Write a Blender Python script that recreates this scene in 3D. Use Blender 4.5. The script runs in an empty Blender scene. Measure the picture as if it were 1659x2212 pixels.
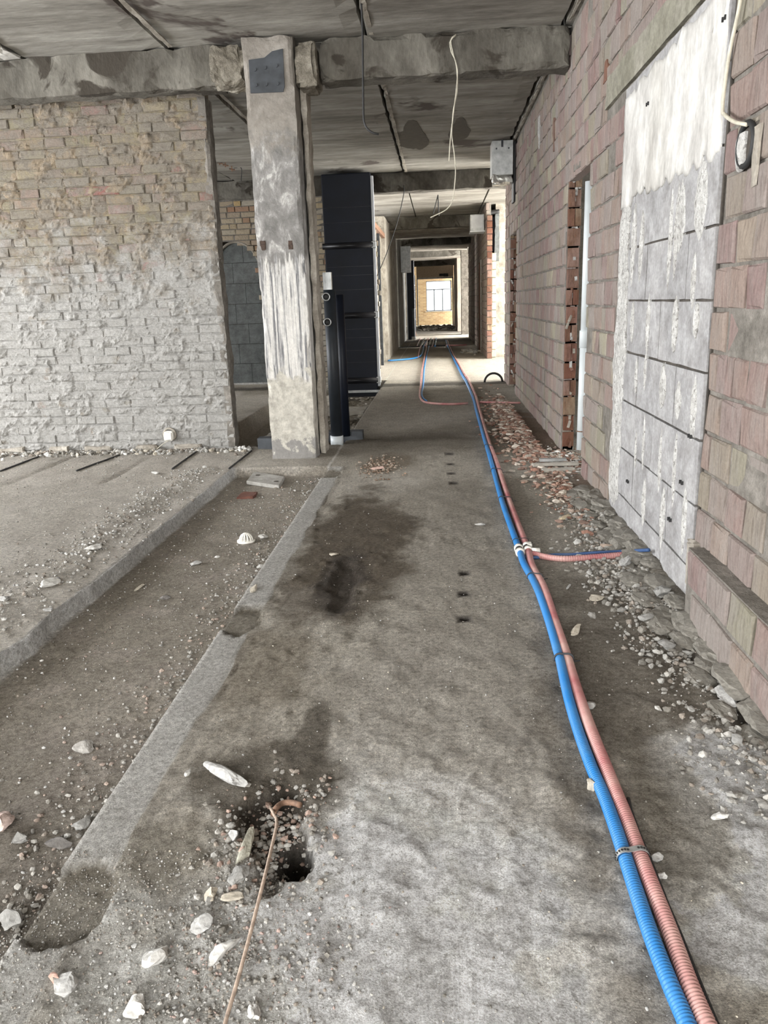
import bpy, bmesh, math, random
import numpy as np
from mathutils import Vector, Matrix
from mathutils import noise as mn

S = bpy.context.scene
COL = S.collection
random.seed(7)
RNG = np.random.default_rng(11)

# ------------------------------------------------------------------ camera
PPX, PPY, FPX, EYE = 829.5, 1106.0, 1650.0, 1.45
v1 = np.array([118.5, -456.0, FPX])
v2 = np.array([220.5, 0.0, FPX]); v2[1] = (-FPX * FPX - v1[0] * v2[0]) / v1[1]
Fw = v1 / np.linalg.norm(v1); Dn = v2 / np.linalg.norm(v2); Rg = np.cross(Dn, Fw)
ex = Vector((Rg[0], Fw[0], -Dn[0])); ey = -Vector((Rg[1], Fw[1], -Dn[1])); ez = -Vector((Rg[2], Fw[2], -Dn[2]))
cam = bpy.data.objects.new('camera', bpy.data.cameras.new('camera'))
COL.objects.link(cam)
cam.matrix_world = Matrix(((ex.x, ey.x, ez.x, 0), (ex.y, ey.y, ez.y, 0), (ex.z, ey.z, ez.z, EYE), (0, 0, 0, 1)))
cam.data.sensor_fit = 'VERTICAL'; cam.data.sensor_height = 36.0
cam.data.lens = FPX * 36.0 / 2212.0
cam.data.clip_start = 0.05; cam.data.clip_end = 300
S.camera = cam

# ------------------------------------------------------------------ light and exposure
S.view_settings.view_transform = 'Standard'; S.view_settings.look = 'None'
S.view_settings.gamma = 1.0; S.view_settings.use_curve_mapping = False
S.view_settings.exposure = 1.15
W = bpy.data.worlds.new('overcast_sky'); S.world = W; W.use_nodes = True
wn = W.node_tree.nodes; wl = W.node_tree.links
bg = wn['Background']; bg.inputs['Color'].default_value = (0.93, 0.96, 1.0, 1); bg.inputs['Strength'].default_value = 2.6

def area(name, loc, target, sx, sy, power, color=(1, 1, 1)):
    l = bpy.data.lights.new(name, 'AREA'); l.shape = 'RECTANGLE'; l.size = sx; l.size_y = sy
    l.energy = power; l.color = color
    o = bpy.data.objects.new(name, l); COL.objects.link(o); o.location = loc
    o.rotation_euler = (Vector(target) - Vector(loc)).to_track_quat('-Z', 'Y').to_euler()
    return o
# daylight entering by the window bands of the left, rear and right outer walls (all outside the frame), and added far corridor fills
area('daylight_left_windows', (-8.8, 4.0, 2.0), (-1.0, 4.2, 0.2), 9.0, 2.1, 520, (0.97, 0.98, 1.0))
area('daylight_rear_windows', (-1.2, -3.8, 2.0), (-0.9, 2.0, 0.0), 6.5, 2.3, 330, (1.0, 0.985, 0.96))
area('daylight_left_windows_back', (-8.8, 11.3, 2.0), (0, 11.0, 1.5), 4.0, 2.1, 110, (0.97, 0.98, 1.0))
area('daylight_right_opening', (5.6, 16.9, 1.5), (0, 16.9, 2.5), 4.2, 2.6, 800, (1.0, 0.98, 0.93))
area('daylight_far_left_windows', (-8.8, 18.5, 1.9), (0, 18.5, 1.6), 4.0, 2.1, 330, (1.0, 0.99, 0.97))
area('daylight_right_room', (5.6, 7.0, 1.9), (1.2, 7.0, 1.2), 3.0, 2.0, 70, (1.0, 0.98, 0.95))
area('far_corridor_fill_right', (5.6, 34.0, 1.9), (0, 34.0, 1.2), 5.0, 2.2, 1300, (1.0, 0.98, 0.95))  # added fill, brightens the far corridor from the right
area('far_corridor_fill_left', (-8.8, 27.0, 1.9), (0, 27.0, 1.2), 5.0, 2.2, 1300, (1.0, 0.98, 0.95))  # added fill that lifts the far corridor from the left
area('daylight_far_side', (5.6, 47.5, 1.9), (0, 48.0, 1.2), 3.5, 2.2, 700, (1.0, 0.95, 0.85))

# ------------------------------------------------------------------ helpers
def ray(px, py):
    r = np.array([px - PPX, py - PPY, FPX]); return np.array([r @ Rg, r @ Fw, -(r @ Dn)])
def P(px, py, z=0.0):
    r = ray(px, py); t = (z - EYE) / r[2]; return (float(t * r[0]), float(t * r[1]), z)
def project(p):
    d = np.array([p[0], p[1], p[2] - EYE]); c = d[0] * Rg + d[1] * Fw - d[2] * Dn
    if c[2] < 0.1: return None
    return PPX + FPX * c[0] / c[2], PPY + FPX * c[1] / c[2], c[2]

def hsh(ix, iy, seed):
    with np.errstate(over='ignore'):
        h = (ix.astype(np.int64) * 374761393 + iy.astype(np.int64) * 668265263 + seed * 974634777) & 0x7fffffff
        h = ((h ^ (h >> 13)) * 1274126177) & 0x7fffffff
    return ((h ^ (h >> 16)) & 0xffffff) / float(0xffffff)
def vnoise(x, y, seed=0):
    x = np.asarray(x, float); y = np.asarray(y, float)
    ix = np.floor(x).astype(np.int64); iy = np.floor(y).astype(np.int64); fx = x - ix; fy = y - iy
    u = fx * fx * (3 - 2 * fx); v = fy * fy * (3 - 2 * fy)
    a = hsh(ix, iy, seed); b = hsh(ix + 1, iy, seed); c = hsh(ix, iy + 1, seed); d = hsh(ix + 1, iy + 1, seed)
    return (a * (1 - u) + b * u) * (1 - v) + (c * (1 - u) + d * u) * v
def fbm(x, y, o=4, seed=0, g=0.5):
    s = 0; a = 1; t = 0
    for k in range(o):
        s = s + a * vnoise(np.asarray(x) * 2 ** k + 13.7 * k, np.asarray(y) * 2 ** k - 7.3 * k, seed + k); t += a; a *= g
    return s / t

def mesh_obj(name, V, F, mat=None, parent=None, smooth=False, colors=None):
    me = bpy.data.meshes.new(name); me.from_pydata([tuple(map(float, v)) for v in V], [], [tuple(map(int, f)) for f in F])
    me.update()
    if mat: me.materials.append(mat)
    if smooth: me.polygons.foreach_set('use_smooth', [True] * len(me.polygons))
    if colors is not None:
        a = me.color_attributes.new('tint', 'FLOAT_COLOR', 'POINT')
        c = np.ones((len(V), 4), np.float32); c[:, :3] = colors; a.data.foreach_set('color', c.ravel())
    o = bpy.data.objects.new(name, me); COL.objects.link(o)
    if parent: o.parent = parent
    return o
def inst(name, me, parent=None, loc=(0, 0, 0), rot=(0, 0, 0), sc=(1, 1, 1)):
    o = bpy.data.objects.new(name, me); COL.objects.link(o)
    if parent: o.parent = parent
    o.location = loc; o.rotation_euler = rot; o.scale = sc
    return o
def tag(o, label=None, cat=None, group=None, kind=None):
    if label: o['label'] = label
    if cat: o['category'] = cat
    if group: o['group'] = group
    if kind: o['kind'] = kind
    return o
def empty(name, loc=(0, 0, 0), rot=(0, 0, 0)):
    o = bpy.data.objects.new(name, None); COL.objects.link(o); o.location = loc; o.rotation_euler = rot
    o.empty_display_size = 0.1
    return o

class MB:
    def __init__(s): s.V = []; s.F = []
    def add(s, V, F):
        b = len(s.V); s.V += [tuple(v) for v in V]; s.F += [tuple(i + b for i in f) for f in F]
    def box(s, x0, x1, y0, y1, z0, z1, bev=0.0):
        if bev <= 0:
            V = [(x, y, z) for z in (z0, z1) for y in (y0, y1) for x in (x0, x1)]
            s.add(V, [(0, 2, 3, 1), (4, 5, 7, 6), (0, 1, 5, 4), (2, 6, 7, 3), (0, 4, 6, 2), (1, 3, 7, 5)]); return s
        bm = bmesh.new(); bmesh.ops.create_cube(bm, size=1)
        for v in bm.verts: v.co = Vector(((x0 + x1) / 2 + v.co.x * (x1 - x0), (y0 + y1) / 2 + v.co.y * (y1 - y0), (z0 + z1) / 2 + v.co.z * (z1 - z0)))
        bmesh.ops.bevel(bm, geom=bm.edges[:], offset=bev, segments=2, affect='EDGES', profile=0.6)
        bm.verts.index_update(); s.add([v.co[:] for v in bm.verts], [[v.index for v in f.verts] for f in bm.faces]); bm.free(); return s
    def tube(s, pts, r, n=10, caps=True, radii=None):
        pts = [Vector(p) for p in pts]; m = len(pts); V = []; F = []
        up = None
        for i, p in enumerate(pts):
            t = (pts[min(i + 1, m - 1)] - pts[max(i - 1, 0)]).normalized()
            if up is None: up = Vector((0, 0, 1)) if abs(t.z) < 0.9 else Vector((1, 0, 0))
            a = t.cross(up)
            if a.length < 1e-5: a = t.cross(Vector((0.3, 0.5, 0.8)))
            a.normalize(); b = a.cross(t).normalized(); up = b
            rr = radii[i] if radii is not None else r
            for k in range(n):
                q = 2 * math.pi * k / n; V.append(p + a * math.cos(q) * rr + b * math.sin(q) * rr)
        for i in range(m - 1):
            for k in range(n):
                k2 = (k + 1) % n; F.append((i * n + k, i * n + k2, (i + 1) * n + k2, (i + 1) * n + k))
        if caps: F.append(tuple(range(n - 1, -1, -1))); F.append(tuple((m - 1) * n + k for k in range(n)))
        s.add(V, F); return s
    def ring(s, c, axis, R, r, n=20, k=8):
        axis = Vector(axis).normalized(); a = axis.orthogonal().normalized(); b = axis.cross(a); V = []; F = []
        for i in range(n):
            t = 2 * math.pi * i / n; d = a * math.cos(t) + b * math.sin(t)
            for j in range(k):
                q = 2 * math.pi * j / k; V.append(Vector(c) + d * (R + r * math.cos(q)) + axis * r * math.sin(q))
        for i in range(n):
            for j in range(k):
                F.append((i * k + j, i * k + (j + 1) % k, ((i + 1) % n) * k + (j + 1) % k, ((i + 1) % n) * k + j))
        s.add(V, F); return s
    def build(s, name, mat, parent=None, smooth=False): return mesh_obj(name, s.V, s.F, mat, parent, smooth)

def catmull(pts, step):
    pts = [Vector(p) for p in pts]; Q = [pts[0] * 2 - pts[1]] + pts + [pts[-1] * 2 - pts[-2]]; out = []
    for i in range(1, len(Q) - 2):
        a, b, c, d = Q[i - 1], Q[i], Q[i + 1], Q[i + 2]; n = max(1, int(round((c - b).length / step)))
        for k in range(n):
            t = k / n
            out.append(0.5 * ((2 * b) + (c - a) * t + (2 * a - 5 * b + 4 * c - d) * t * t + (3 * b - a - 3 * c + d) * t ** 3))
    out.append(pts[-1]); return out

def rough_box(x0, x1, y0, y1, z0, z1, res, amp, edge=0.0, seed=0, scale=3.0):
    """box subdivided into a grid whose points are pushed about; edges chipped"""
    n = [max(1, int(round((b - a) / res))) for a, b in ((x0, x1), (y0, y1), (z0, z1))]
    n = [min(k, 90) for k in n]
    idx = {}; V = []; F = []
    def vid(i, j, k):
        key = (i, j, k)
        if key not in idx:
            idx[key] = len(V)
            p = Vector((x0 + (x1 - x0) * i / n[0], y0 + (y1 - y0) * j / n[1], z0 + (z1 - z0) * k / n[2]))
            nv = mn.noise_vector(p * scale + Vector((seed, seed, seed))); nf = mn.noise_vector(p * scale * 4 + Vector((seed, 0, 0)))
            q = p + nv * amp + nf * amp * 0.45
            on = [i in (0, n[0]), j in (0, n[1]), k in (0, n[2])]
            if edge and sum(on) >= 2:
                c = Vector(((x0 + x1) / 2, (y0 + y1) / 2, (z0 + z1) / 2))
                w = edge * max(0, 0.3 + mn.noise(p * 7 + Vector((seed, 5, 0))) * 1.6)
                d = Vector([(1 if c[a] > p[a] else -1) * (1 if on[a] else 0) for a in range(3)])
                q += d * w
            V.append(q)
        return idx[key]
    for (a, b, c) in ((0, 1, 2), (1, 2, 0), (2, 0, 1)):
        for side in (0, n[c]):
            for i in range(n[a]):
                for j in range(n[b]):
                    def mk(u, v):
                        t = [0, 0, 0]; t[a] = u; t[b] = v; t[c] = side; return vid(*t)
                    f = (mk(i, j), mk(i + 1, j), mk(i + 1, j + 1), mk(i, j + 1))
                    F.append(f if side else f[::-1])
    return V, F

# unit pebble (icosahedron) for scattered rubble
_bm = bmesh.new(); bmesh.ops.create_icosphere(_bm, subdivisions=1, radius=1.0); _bm.verts.index_update()
ICO_V = np.array([v.co[:] for v in _bm.verts]); ICO_F = np.array([[v.index for v in f.verts] for f in _bm.faces]); _bm.free()
def scatter(name, pts, sizes, mat, parent=None, flat=(0.8, 0.6, 0.5), jit=0.28, cols=None):
    n = len(pts); m = len(ICO_V); V = np.zeros((n, m, 3)); C = np.ones((n, m, 3))
    for i in range(n):
        v = ICO_V * (1 + RNG.uniform(-jit, jit, (m, 1)))
        v = v * np.array([1.0, RNG.uniform(flat[0] - .2, flat[0] + .2), RNG.uniform(flat[1] - .15, flat[1] + .25) * flat[2] * 2])
        a = RNG.uniform(0, 6.28); b = RNG.uniform(-.5, .5)
        Rz = np.array([[math.cos(a), -math.sin(a), 0], [math.sin(a), math.cos(a), 0], [0, 0, 1]])
        Rx = np.array([[1, 0, 0], [0, math.cos(b), -math.sin(b)], [0, math.sin(b), math.cos(b)]])
        V[i] = v @ (Rz @ Rx).T * sizes[i] + pts[i]
        if cols is not None: C[i] = cols[i]
    F = (ICO_F[None] + (np.arange(n) * m)[:, None, None]).reshape(-1, 3)
    o = mesh_obj(name, V.reshape(-1, 3), F, mat, parent, False, C.reshape(-1, 3) if cols is not None else None)
    return o

# ------------------------------------------------------------------ materials
class M:
    def __init__(s, name, rough=0.9, metal=0.0, spec=0.25):
        s.m = bpy.data.materials.new(name); s.m.use_nodes = True; s.t = s.m.node_tree; s.n = s.t.nodes
        s.b = s.n['Principled BSDF']; s.b.inputs['Roughness'].default_value = rough
        s.b.inputs['Metallic'].default_value = metal; s.b.inputs['Specular IOR Level'].default_value = spec
        s.geo = s.n.new('ShaderNodeNewGeometry'); s.pos = s.geo.outputs['Position']
    def put(s, inp, v):
        if hasattr(v, 'is_output'): s.t.links.new(v, inp)
        elif isinstance(v, (tuple, list)) and len(v) == 3 and inp.type == 'RGBA': inp.default_value = (*v, 1)
        else: inp.default_value = v
    def vec(s, scale=(1, 1, 1), off=(0, 0, 0)):
        n = s.n.new('ShaderNodeMapping'); s.put(n.inputs['Vector'], s.pos); n.inputs['Scale'].default_value = scale; n.inputs['Location'].default_value = off
        return n.outputs[0]
    def noise(s, scale, detail=4, rough=0.55, vec=None, dist=0.0):
        n = s.n.new('ShaderNodeTexNoise'); s.put(n.inputs['Vector'], vec if vec is not None else s.pos)
        n.inputs['Scale'].default_value = scale; n.inputs['Detail'].default_value = detail
        n.inputs['Roughness'].default_value = rough; n.inputs['Distortion'].default_value = dist
        return n.outputs['Fac']
    def vor(s, scale, vec=None, feature='F1', out='Distance'):
        n = s.n.new('ShaderNodeTexVoronoi'); n.feature = feature; s.put(n.inputs['Vector'], vec if vec is not None else s.pos); n.inputs['Scale'].default_value = scale
        return n.outputs[out]
    def ramp(s, fac, stops):
        n = s.n.new('ShaderNodeValToRGB'); s.put(n.inputs[0], fac); e = n.color_ramp.elements
        e[0].position = stops[0][0]; e[0].color = (*stops[0][1], 1); e[1].position = stops[-1][0]; e[1].color = (*stops[-1][1], 1)
        for p, c in stops[1:-1]:
            x = e.new(p); x.color = (*c, 1)
        return n.outputs['Color']
    def mr(s, v, a, b, c=0.0, d=1.0):
        n = s.n.new('ShaderNodeMapRange'); s.put(n.inputs[0], v)
        for i, q in enumerate((a, b, c, d)): n.inputs[i + 1].default_value = q
        return n.outputs[0]
    def math(s, op, a, b=0.0):
        n = s.n.new('ShaderNodeMath'); n.operation = op; s.put(n.inputs[0], a); s.put(n.inputs[1], b); return n.outputs[0]
    def mix(s, f, a, b, mode='MIX'):
        n = s.n.new('ShaderNodeMix'); n.data_type = 'RGBA'; n.blend_type = mode; n.clamp_factor = True
        s.put(n.inputs[0], f); s.put(n.inputs[6], a); s.put(n.inputs[7], b); return n.outputs[2]
    def z(s):
        n = s.n.new('ShaderNodeSeparateXYZ'); s.put(n.inputs[0], s.pos); return n.outputs[2]
    def attr(s, name='tint'):
        n = s.n.new('ShaderNodeAttribute'); n.attribute_name = name; return n.outputs['Color']
    def rnd(s):
        o = s.n.new('ShaderNodeObjectInfo'); a = s.math('ADD', o.outputs['Random'], s.geo.outputs['Random Per Island'])
        return s.math('FRACT', a)
    def color(s, c): s.put(s.b.inputs['Base Color'], c); return s
    def bump(s, h, dist=0.01, strength=1.0):
        n = s.n.new('ShaderNodeBump'); n.inputs['Strength'].default_value = strength; n.inputs['Distance'].default_value = dist
        s.put(n.inputs['Height'], h)
        if s.b.inputs['Normal'].is_linked: s.t.links.new(s.b.inputs['Normal'].links[0].from_socket, n.inputs['Normal'])
        s.t.links.new(n.outputs[0], s.b.inputs['Normal']); return s

def concrete(name, dark, mid, light, sc=1.2, stretch=(1, 1, 1), bump=0.006, seed=0.0, stains=None):
    m = M(name); v = m.vec(stretch, (seed, seed * .7, 0))
    big = m.noise(sc, 5, 0.6, v, 0.3); fine = m.noise(sc * 22, 4, 0.6, v); streak = m.noise(sc * 4, 6, 0.65, m.vec(stretch, (seed + 9, 0, 3)), 0.2)
    c = m.ramp(big, [(0.3, dark), (0.5, mid), (0.68, light)])
    c = m.mix(0.75, c, m.ramp(streak, [(0.3, (0.52, 0.5, 0.48)), (0.65, (1.12, 1.12, 1.1))]), 'MULTIPLY')
    c = m.mix(0.6, c, m.ramp(fine, [(0.3, (0.7, 0.7, 0.69)), (0.7, (1.2, 1.2, 1.2))]), 'MULTIPLY')
    if stains:
        st = m.mr(m.noise(stains[0], 5, 0.6, m.vec((1, 1, 1), (seed + 4, 2, 1)), 0.6), stains[1], stains[1] + 0.05)
        c = m.mix(st, c, stains[2])
    m.color(c)
    m.bump(m.noise(9, 6, 0.7, v), bump * 2, 0.5); m.bump(fine, bump * 0.6, 0.7)
    return m

def floor_material():
    m = M('dusty_concrete_floor', 0.93)
    c = m.attr()
    n1 = m.noise(48, 8, 0.78); n2 = m.noise(190, 4, 0.75); n3 = m.noise(6, 6, 0.65, None, 0.5)
    c = m.mix(0.5, c, m.ramp(n3, [(0.3, (0.68, 0.66, 0.63)), (0.7, (1.25, 1.25, 1.25))]), 'MULTIPLY')
    c = m.mix(0.85, c, m.ramp(n1, [(0.36, (0.5, 0.48, 0.45)), (0.5, (1, 1, 1)), (0.64, (1.45, 1.45, 1.45))]), 'MULTIPLY')
    c = m.mix(0.7, c, m.ramp(n2, [(0.34, (0.5, 0.48, 0.45)), (0.66, (1.45, 1.45, 1.45))]), 'MULTIPLY')
    sp = m.math('MULTIPLY', m.mr(m.vor(55), 0.16, 0.10), m.mr(m.noise(3.2, 3), 0.5, 0.62))
    c = m.mix(m.math('MULTIPLY', sp, 0.35), c, (0.55, 0.53, 0.49))
    m.color(c)
    m.bump(m.noise(26, 10, 0.85), 0.08, 0.9); m.bump(n1, 0.026, 0.9); m.bump(n2, 0.008, 0.9)
    return m.m

def block_material(name, stops, dust, dustamt=0.45, groove=True):
    m = M(name, 0.92); r = m.rnd()
    c = m.ramp(r, stops)
    st = m.noise(7, 6, 0.7, m.vec((1, 1, 0.35)), 0.4)
    c = m.mix(m.mr(st, 0.42, 0.66, 0, dustamt), c, dust)
    gv = m.vec((1, 1, 0.12))
    g = m.noise(75, 3, 0.6, gv)
    c = m.mix(0.42, c, m.ramp(g, [(0.34, (0.42, 0.37, 0.34)), (0.48, (0.97, 0.95, 0.93)), (0.7, (1.22, 1.22, 1.2))]), 'MULTIPLY')
    f = m.noise(70, 6, 0.75)
    c = m.mix(0.6, c, m.ramp(f, [(0.3, (0.7, 0.7, 0.7)), (0.7, (1.2, 1.2, 1.2))]), 'MULTIPLY')
    m.color(c); m.bump(g, 0.005, 0.45); m.bump(m.noise(30, 8, 0.78), 0.014, 0.8)
    return m.m

m_floor = floor_material()
PINK = (0.29, 0.21, 0.192); PINK2 = (0.25, 0.165, 0.155); TAN = (0.30, 0.245, 0.2); CREAM = (0.36, 0.335, 0.25); GRY = (0.30, 0.265, 0.24); OLV = (0.285, 0.268, 0.205)
m_block = block_material('hollow_clay_block', [(0, PINK), (0.2, TAN), (0.36, PINK2), (0.5, GRY), (0.62, (0.28, 0.225, 0.205)), (0.76, OLV), (0.88, PINK), (1, CREAM)], (0.3, 0.275, 0.252), 0.6)
m_red = block_material('broken_red_block', [(0, (0.13, 0.05, 0.03)), (0.3, (0.22, 0.12, 0.095)), (0.5, (0.28, 0.2, 0.17)), (0.7, (0.12, 0.052, 0.035)), (0.85, (0.24, 0.15, 0.12)), (1, (0.27, 0.225, 0.15))], (0.16, 0.085, 0.05), 0.85)
m_mortar = concrete('grey_mortar', (0.13, 0.12, 0.105), (0.2, 0.185, 0.165), (0.27, 0.25, 0.225), 6, bump=0.012).m
m_dark = concrete('dark_gap', (0.05, 0.045, 0.04), (0.08, 0.07, 0.06), (0.11, 0.1, 0.09), 3).m

def left_brick_material():
    m = M('plaster_smeared_yellow_brick', 0.95); r = m.rnd()
    c = m.ramp(r, [(0, (0.42, 0.365, 0.25)), (0.22, (0.39, 0.35, 0.29)), (0.4, (0.43, 0.325, 0.27)), (0.5, (0.39, 0.35, 0.23)), (0.65, (0.42, 0.37, 0.31)), (0.8, (0.46, 0.385, 0.25)), (0.93, (0.45, 0.32, 0.28)), (1, (0.46, 0.17, 0.14))])
    smear = m.mr(m.noise(9, 7, 0.7, None, 0.6), 0.40, 0.56)
    upper = m.ramp(m.noise(30, 5, 0.7), [(0.3, (0.25, 0.22, 0.18)), (0.7, (0.44, 0.395, 0.335))])
    lower = m.ramp(m.noise(34, 6, 0.75), [(0.3, (0.40, 0.385, 0.355)), (0.68, (0.72, 0.705, 0.67))])
    zz = m.math('ADD', m.z(), m.mr(m.noise(4.5, 6, 0.7), 0.2, 0.8, -0.9, 0.9))
    low = m.mr(zz, 2.35, 1.65)
    c = m.mix(m.math('MULTIPLY', smear, 0.85), c, upper)
    keep = m.mr(m.noise(5.5, 5, 0.6, m.vec((1, 1, 1), (7, 3, 2))), 0.62, 0.70, 1.0, 0.35)
    c = m.mix(m.math('MULTIPLY', low, keep), c, lower)
    m.color(c)
    m.bump(m.noise(22, 10, 0.8, None, 0.4), 0.05, 0.9); m.bump(m.noise(70, 6, 0.75), 0.02, 0.9)
    return m.m
m_lbrick = left_brick_material()

def column_material():
    m = M('painted_concrete_column', 0.9); z = m.z()
    n = m.noise(3.5, 6, 0.65, None, 0.4); f = m.noise(26, 5, 0.65)
    grey = m.ramp(m.noise(8, 7, 0.7, m.vec((1, 1, 0.6)), 0.5), [(0.34, (0.15, 0.145, 0.135)), (0.52, (0.24, 0.232, 0.22)), (0.58, (0.32, 0.31, 0.295)), (0.66, (0.56, 0.55, 0.52))])
    top = m.ramp(n, [(0.35, (0.2, 0.18, 0.155)), (0.65, (0.33, 0.305, 0.27))])
    sv = m.vec((1, 1, 0.035)); s1 = m.noise(38, 5, 0.65, sv, 0.3)
    white = m.ramp(s1, [(0.40, (0.17, 0.17, 0.175)), (0.48, (0.48, 0.47, 0.45)), (0.58, (0.64, 0.62, 0.58))])
    cream = m.ramp(m.noise(12, 6, 0.7), [(0.32, (0.33, 0.31, 0.27)), (0.6, (0.54, 0.515, 0.45))])
    wob = m.mr(m.noise(9, 4, 0.6), 0.2, 0.8, -0.22, 0.22); zz = m.math('ADD', z, wob)
    zs = m.math('ADD', z, m.mr(m.noise(30, 3, 0.6, m.vec((1, 1, 0.1))), 0.3, 0.7, -0.14, 0.14))
    c = m.mix(m.mr(zz, 2.75, 2.95), grey, top)
    c = m.mix(m.mr(zs, 1.86, 1.80), c, white)
    c = m.mix(m.mr(zz, 0.86, 0.78), c, cream)
    c = m.mix(m.mr(zz, 0.17, 0.13), c, (0.25, 0.24, 0.225))
    c = m.mix(0.5, c, m.ramp(f, [(0.3, (0.7, 0.7, 0.7)), (0.7, (1.15, 1.15, 1.15))]), 'MULTIPLY')
    m.color(c); m.bump(m.noise(14, 8, 0.75), 0.02, 0.6); m.bump(f, 0.006, 0.7)
    return m.m
m_column = column_material()
m_ceil = concrete('board_marked_ceiling_slab', (0.16, 0.147, 0.128), (0.28, 0.267, 0.24), (0.39, 0.377, 0.345), 0.9, (0.5, 2.4, 1), 0.004, 3.0, (0.75, 0.60, (0.09, 0.075, 0.065))).m
m_beam = concrete('stained_concrete_beam', (0.055, 0.048, 0.038), (0.12, 0.112, 0.096), (0.22, 0.208, 0.182), 1.5, (1, 1, 0.5), 0.01, 1.0, (2.2, 0.56, (0.05, 0.043, 0.034))).m
m_lump = concrete('broken_concrete', (0.14, 0.125, 0.1), (0.27, 0.245, 0.2), (0.42, 0.39, 0.33), 7, bump=0.03).m
m_rough = concrete('rough_plaster', (0.24, 0.215, 0.18), (0.36, 0.33, 0.285), (0.48, 0.45, 0.4), 2.2, bump=0.012, seed=5).m
m_strip = concrete('smooth_concrete_strip', (0.24, 0.23, 0.21), (0.33, 0.32, 0.3), (0.4, 0.39, 0.37), 3, bump=0.002).m
m_lintel = concrete('concrete_lintel', (0.2, 0.19, 0.15), (0.25, 0.24, 0.195), (0.31, 0.295, 0.25), 3, (1, 1, 1), 0.003).m
m_aac = concrete('aerated_block', (0.30, 0.297, 0.302), (0.345, 0.342, 0.347), (0.39, 0.385, 0.387), 2.5, bump=0.0025, seed=2).m
m_white = concrete('white_adhesive_plaster', (0.42, 0.41, 0.395), (0.54, 0.535, 0.52), (0.62, 0.615, 0.6), 9, bump=0.014, seed=6, stains=(38, 0.56, (0.25, 0.24, 0.225))).m
m_whitesmooth = concrete('white_plaster_sheet', (0.50, 0.485, 0.455), (0.58, 0.57, 0.55), (0.63, 0.62, 0.6), 1.6, (1, 1, 0.5), 0.004, 8.0, (6, 0.68, (0.3, 0.28, 0.25))).m
m_pebble = M('rubble_stone', 0.95)
_c = m_pebble.mix(0.7, m_pebble.attr(), m_pebble.ramp(m_pebble.noise(60, 4), [(0.3, (0.6, 0.6, 0.6)), (0.7, (1.25, 1.25, 1.25))]), 'MULTIPLY')
m_pebble.color(_c).bump(m_pebble.noise(120, 4), 0.003, 0.7); m_pebble = m_pebble.m

def plain(name, col, rough=0.6, metal=0.0, var=0.25, sc=20, bump=0.0, spec=0.4):
    m = M(name, rough, metal, spec); n = m.noise(sc, 5, 0.6)
    m.color(m.mix(1.0, tuple(col), m.ramp(n, [(0.3, (1 - var,) * 3), (0.7, (1 + var,) * 3)]), 'MULTIPLY'))
    if bump: m.bump(n, bump, 0.6)
    return m.m
m_black = plain('black_rubber_insulation', (0.003, 0.005, 0.011), 0.55, 0, 0.35, 3, spec=0.3)
m_blackband = plain('black_insulation_tape', (0.007, 0.007, 0.009), 0.35, 0, 0.3, 8)
m_galv = plain('galvanised_steel', (0.42, 0.43, 0.42), 0.42, 0.6, 0.25, 14, 0.002)
m_dpipe = plain('dark_pipe_insulation', (0.016, 0.02, 0.025), 0.5, 0, 0.3, 6)
m_alu = plain('light_aluminium_angle', (0.62, 0.64, 0.66), 0.45, 0.2, 0.12, 6)
m_steel = plain('dark_painted_steel', (0.045, 0.05, 0.056), 0.6, 0.1, 0.35, 9, 0.001)
m_rust = plain('rusty_steel', (0.2, 0.12, 0.08), 0.85, 0.0, 0.5, 40, 0.002)
m_recess = plain('chiselled_brown', (0.06, 0.04, 0.03), 0.9, 0, 0.5, 60, 0.004)
m_rebar = plain('pale_rusted_rod', (0.36, 0.28, 0.22), 0.85, 0, 0.4, 60, 0.001)
m_pvc = plain('grey_white_plastic_pipe', (0.60, 0.64, 0.65), 0.4, 0, 0.06, 5)
m_whitepl = plain('white_plastic', (0.7, 0.68, 0.62), 0.5, 0, 0.1, 20)
m_wire = plain('black_cable', (0.02, 0.02, 0.02), 0.6)
m_wirew = plain('cream_cable', (0.5, 0.47, 0.38), 0.6)
m_wood = plain('weathered_plank', (0.33, 0.31, 0.27), 0.9, 0, 0.25, 12, 0.003)
m_greyblock = concrete('dark_grey_blockwork', (0.11, 0.12, 0.12), (0.14, 0.15, 0.15), (0.17, 0.18, 0.18), 2, bump=0.002, seed=4).m
m_frame = plain('window_frame_white', (0.7, 0.72, 0.74), 0.5)
m_pit = concrete('pit_sand', (0.14, 0.125, 0.1), (0.24, 0.215, 0.175), (0.34, 0.31, 0.26), 3, bump=0.02, seed=2).m
m_glass = M('window_glass', 0.0); m_glass.b.inputs['Transmission Weight'].default_value = 1.0; m_glass.b.inputs['IOR'].default_value = 1.01; m_glass = m_glass.m
def hose_material(name, c1, dusty, amt):
    m = M(name, 0.5, 0, 0.4); n = m.noise(5, 5, 0.6)
    m.color(m.mix(m.mr(n, 0.35, 0.7, 0.0, amt), c1, dusty)); return m.m
m_navy = hose_material('dark_blue_corrugated_plastic', (0.02, 0.06, 0.17), (0.12, 0.17, 0.26), 0.6)
m_blue = hose_material('blue_corrugated_plastic', (0.012, 0.17, 0.47), (0.10, 0.24, 0.42), 0.5)
m_redh = hose_material('faded_red_corrugated_plastic', (0.36, 0.12, 0.125), (0.52, 0.34, 0.30), 1.0)

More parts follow.
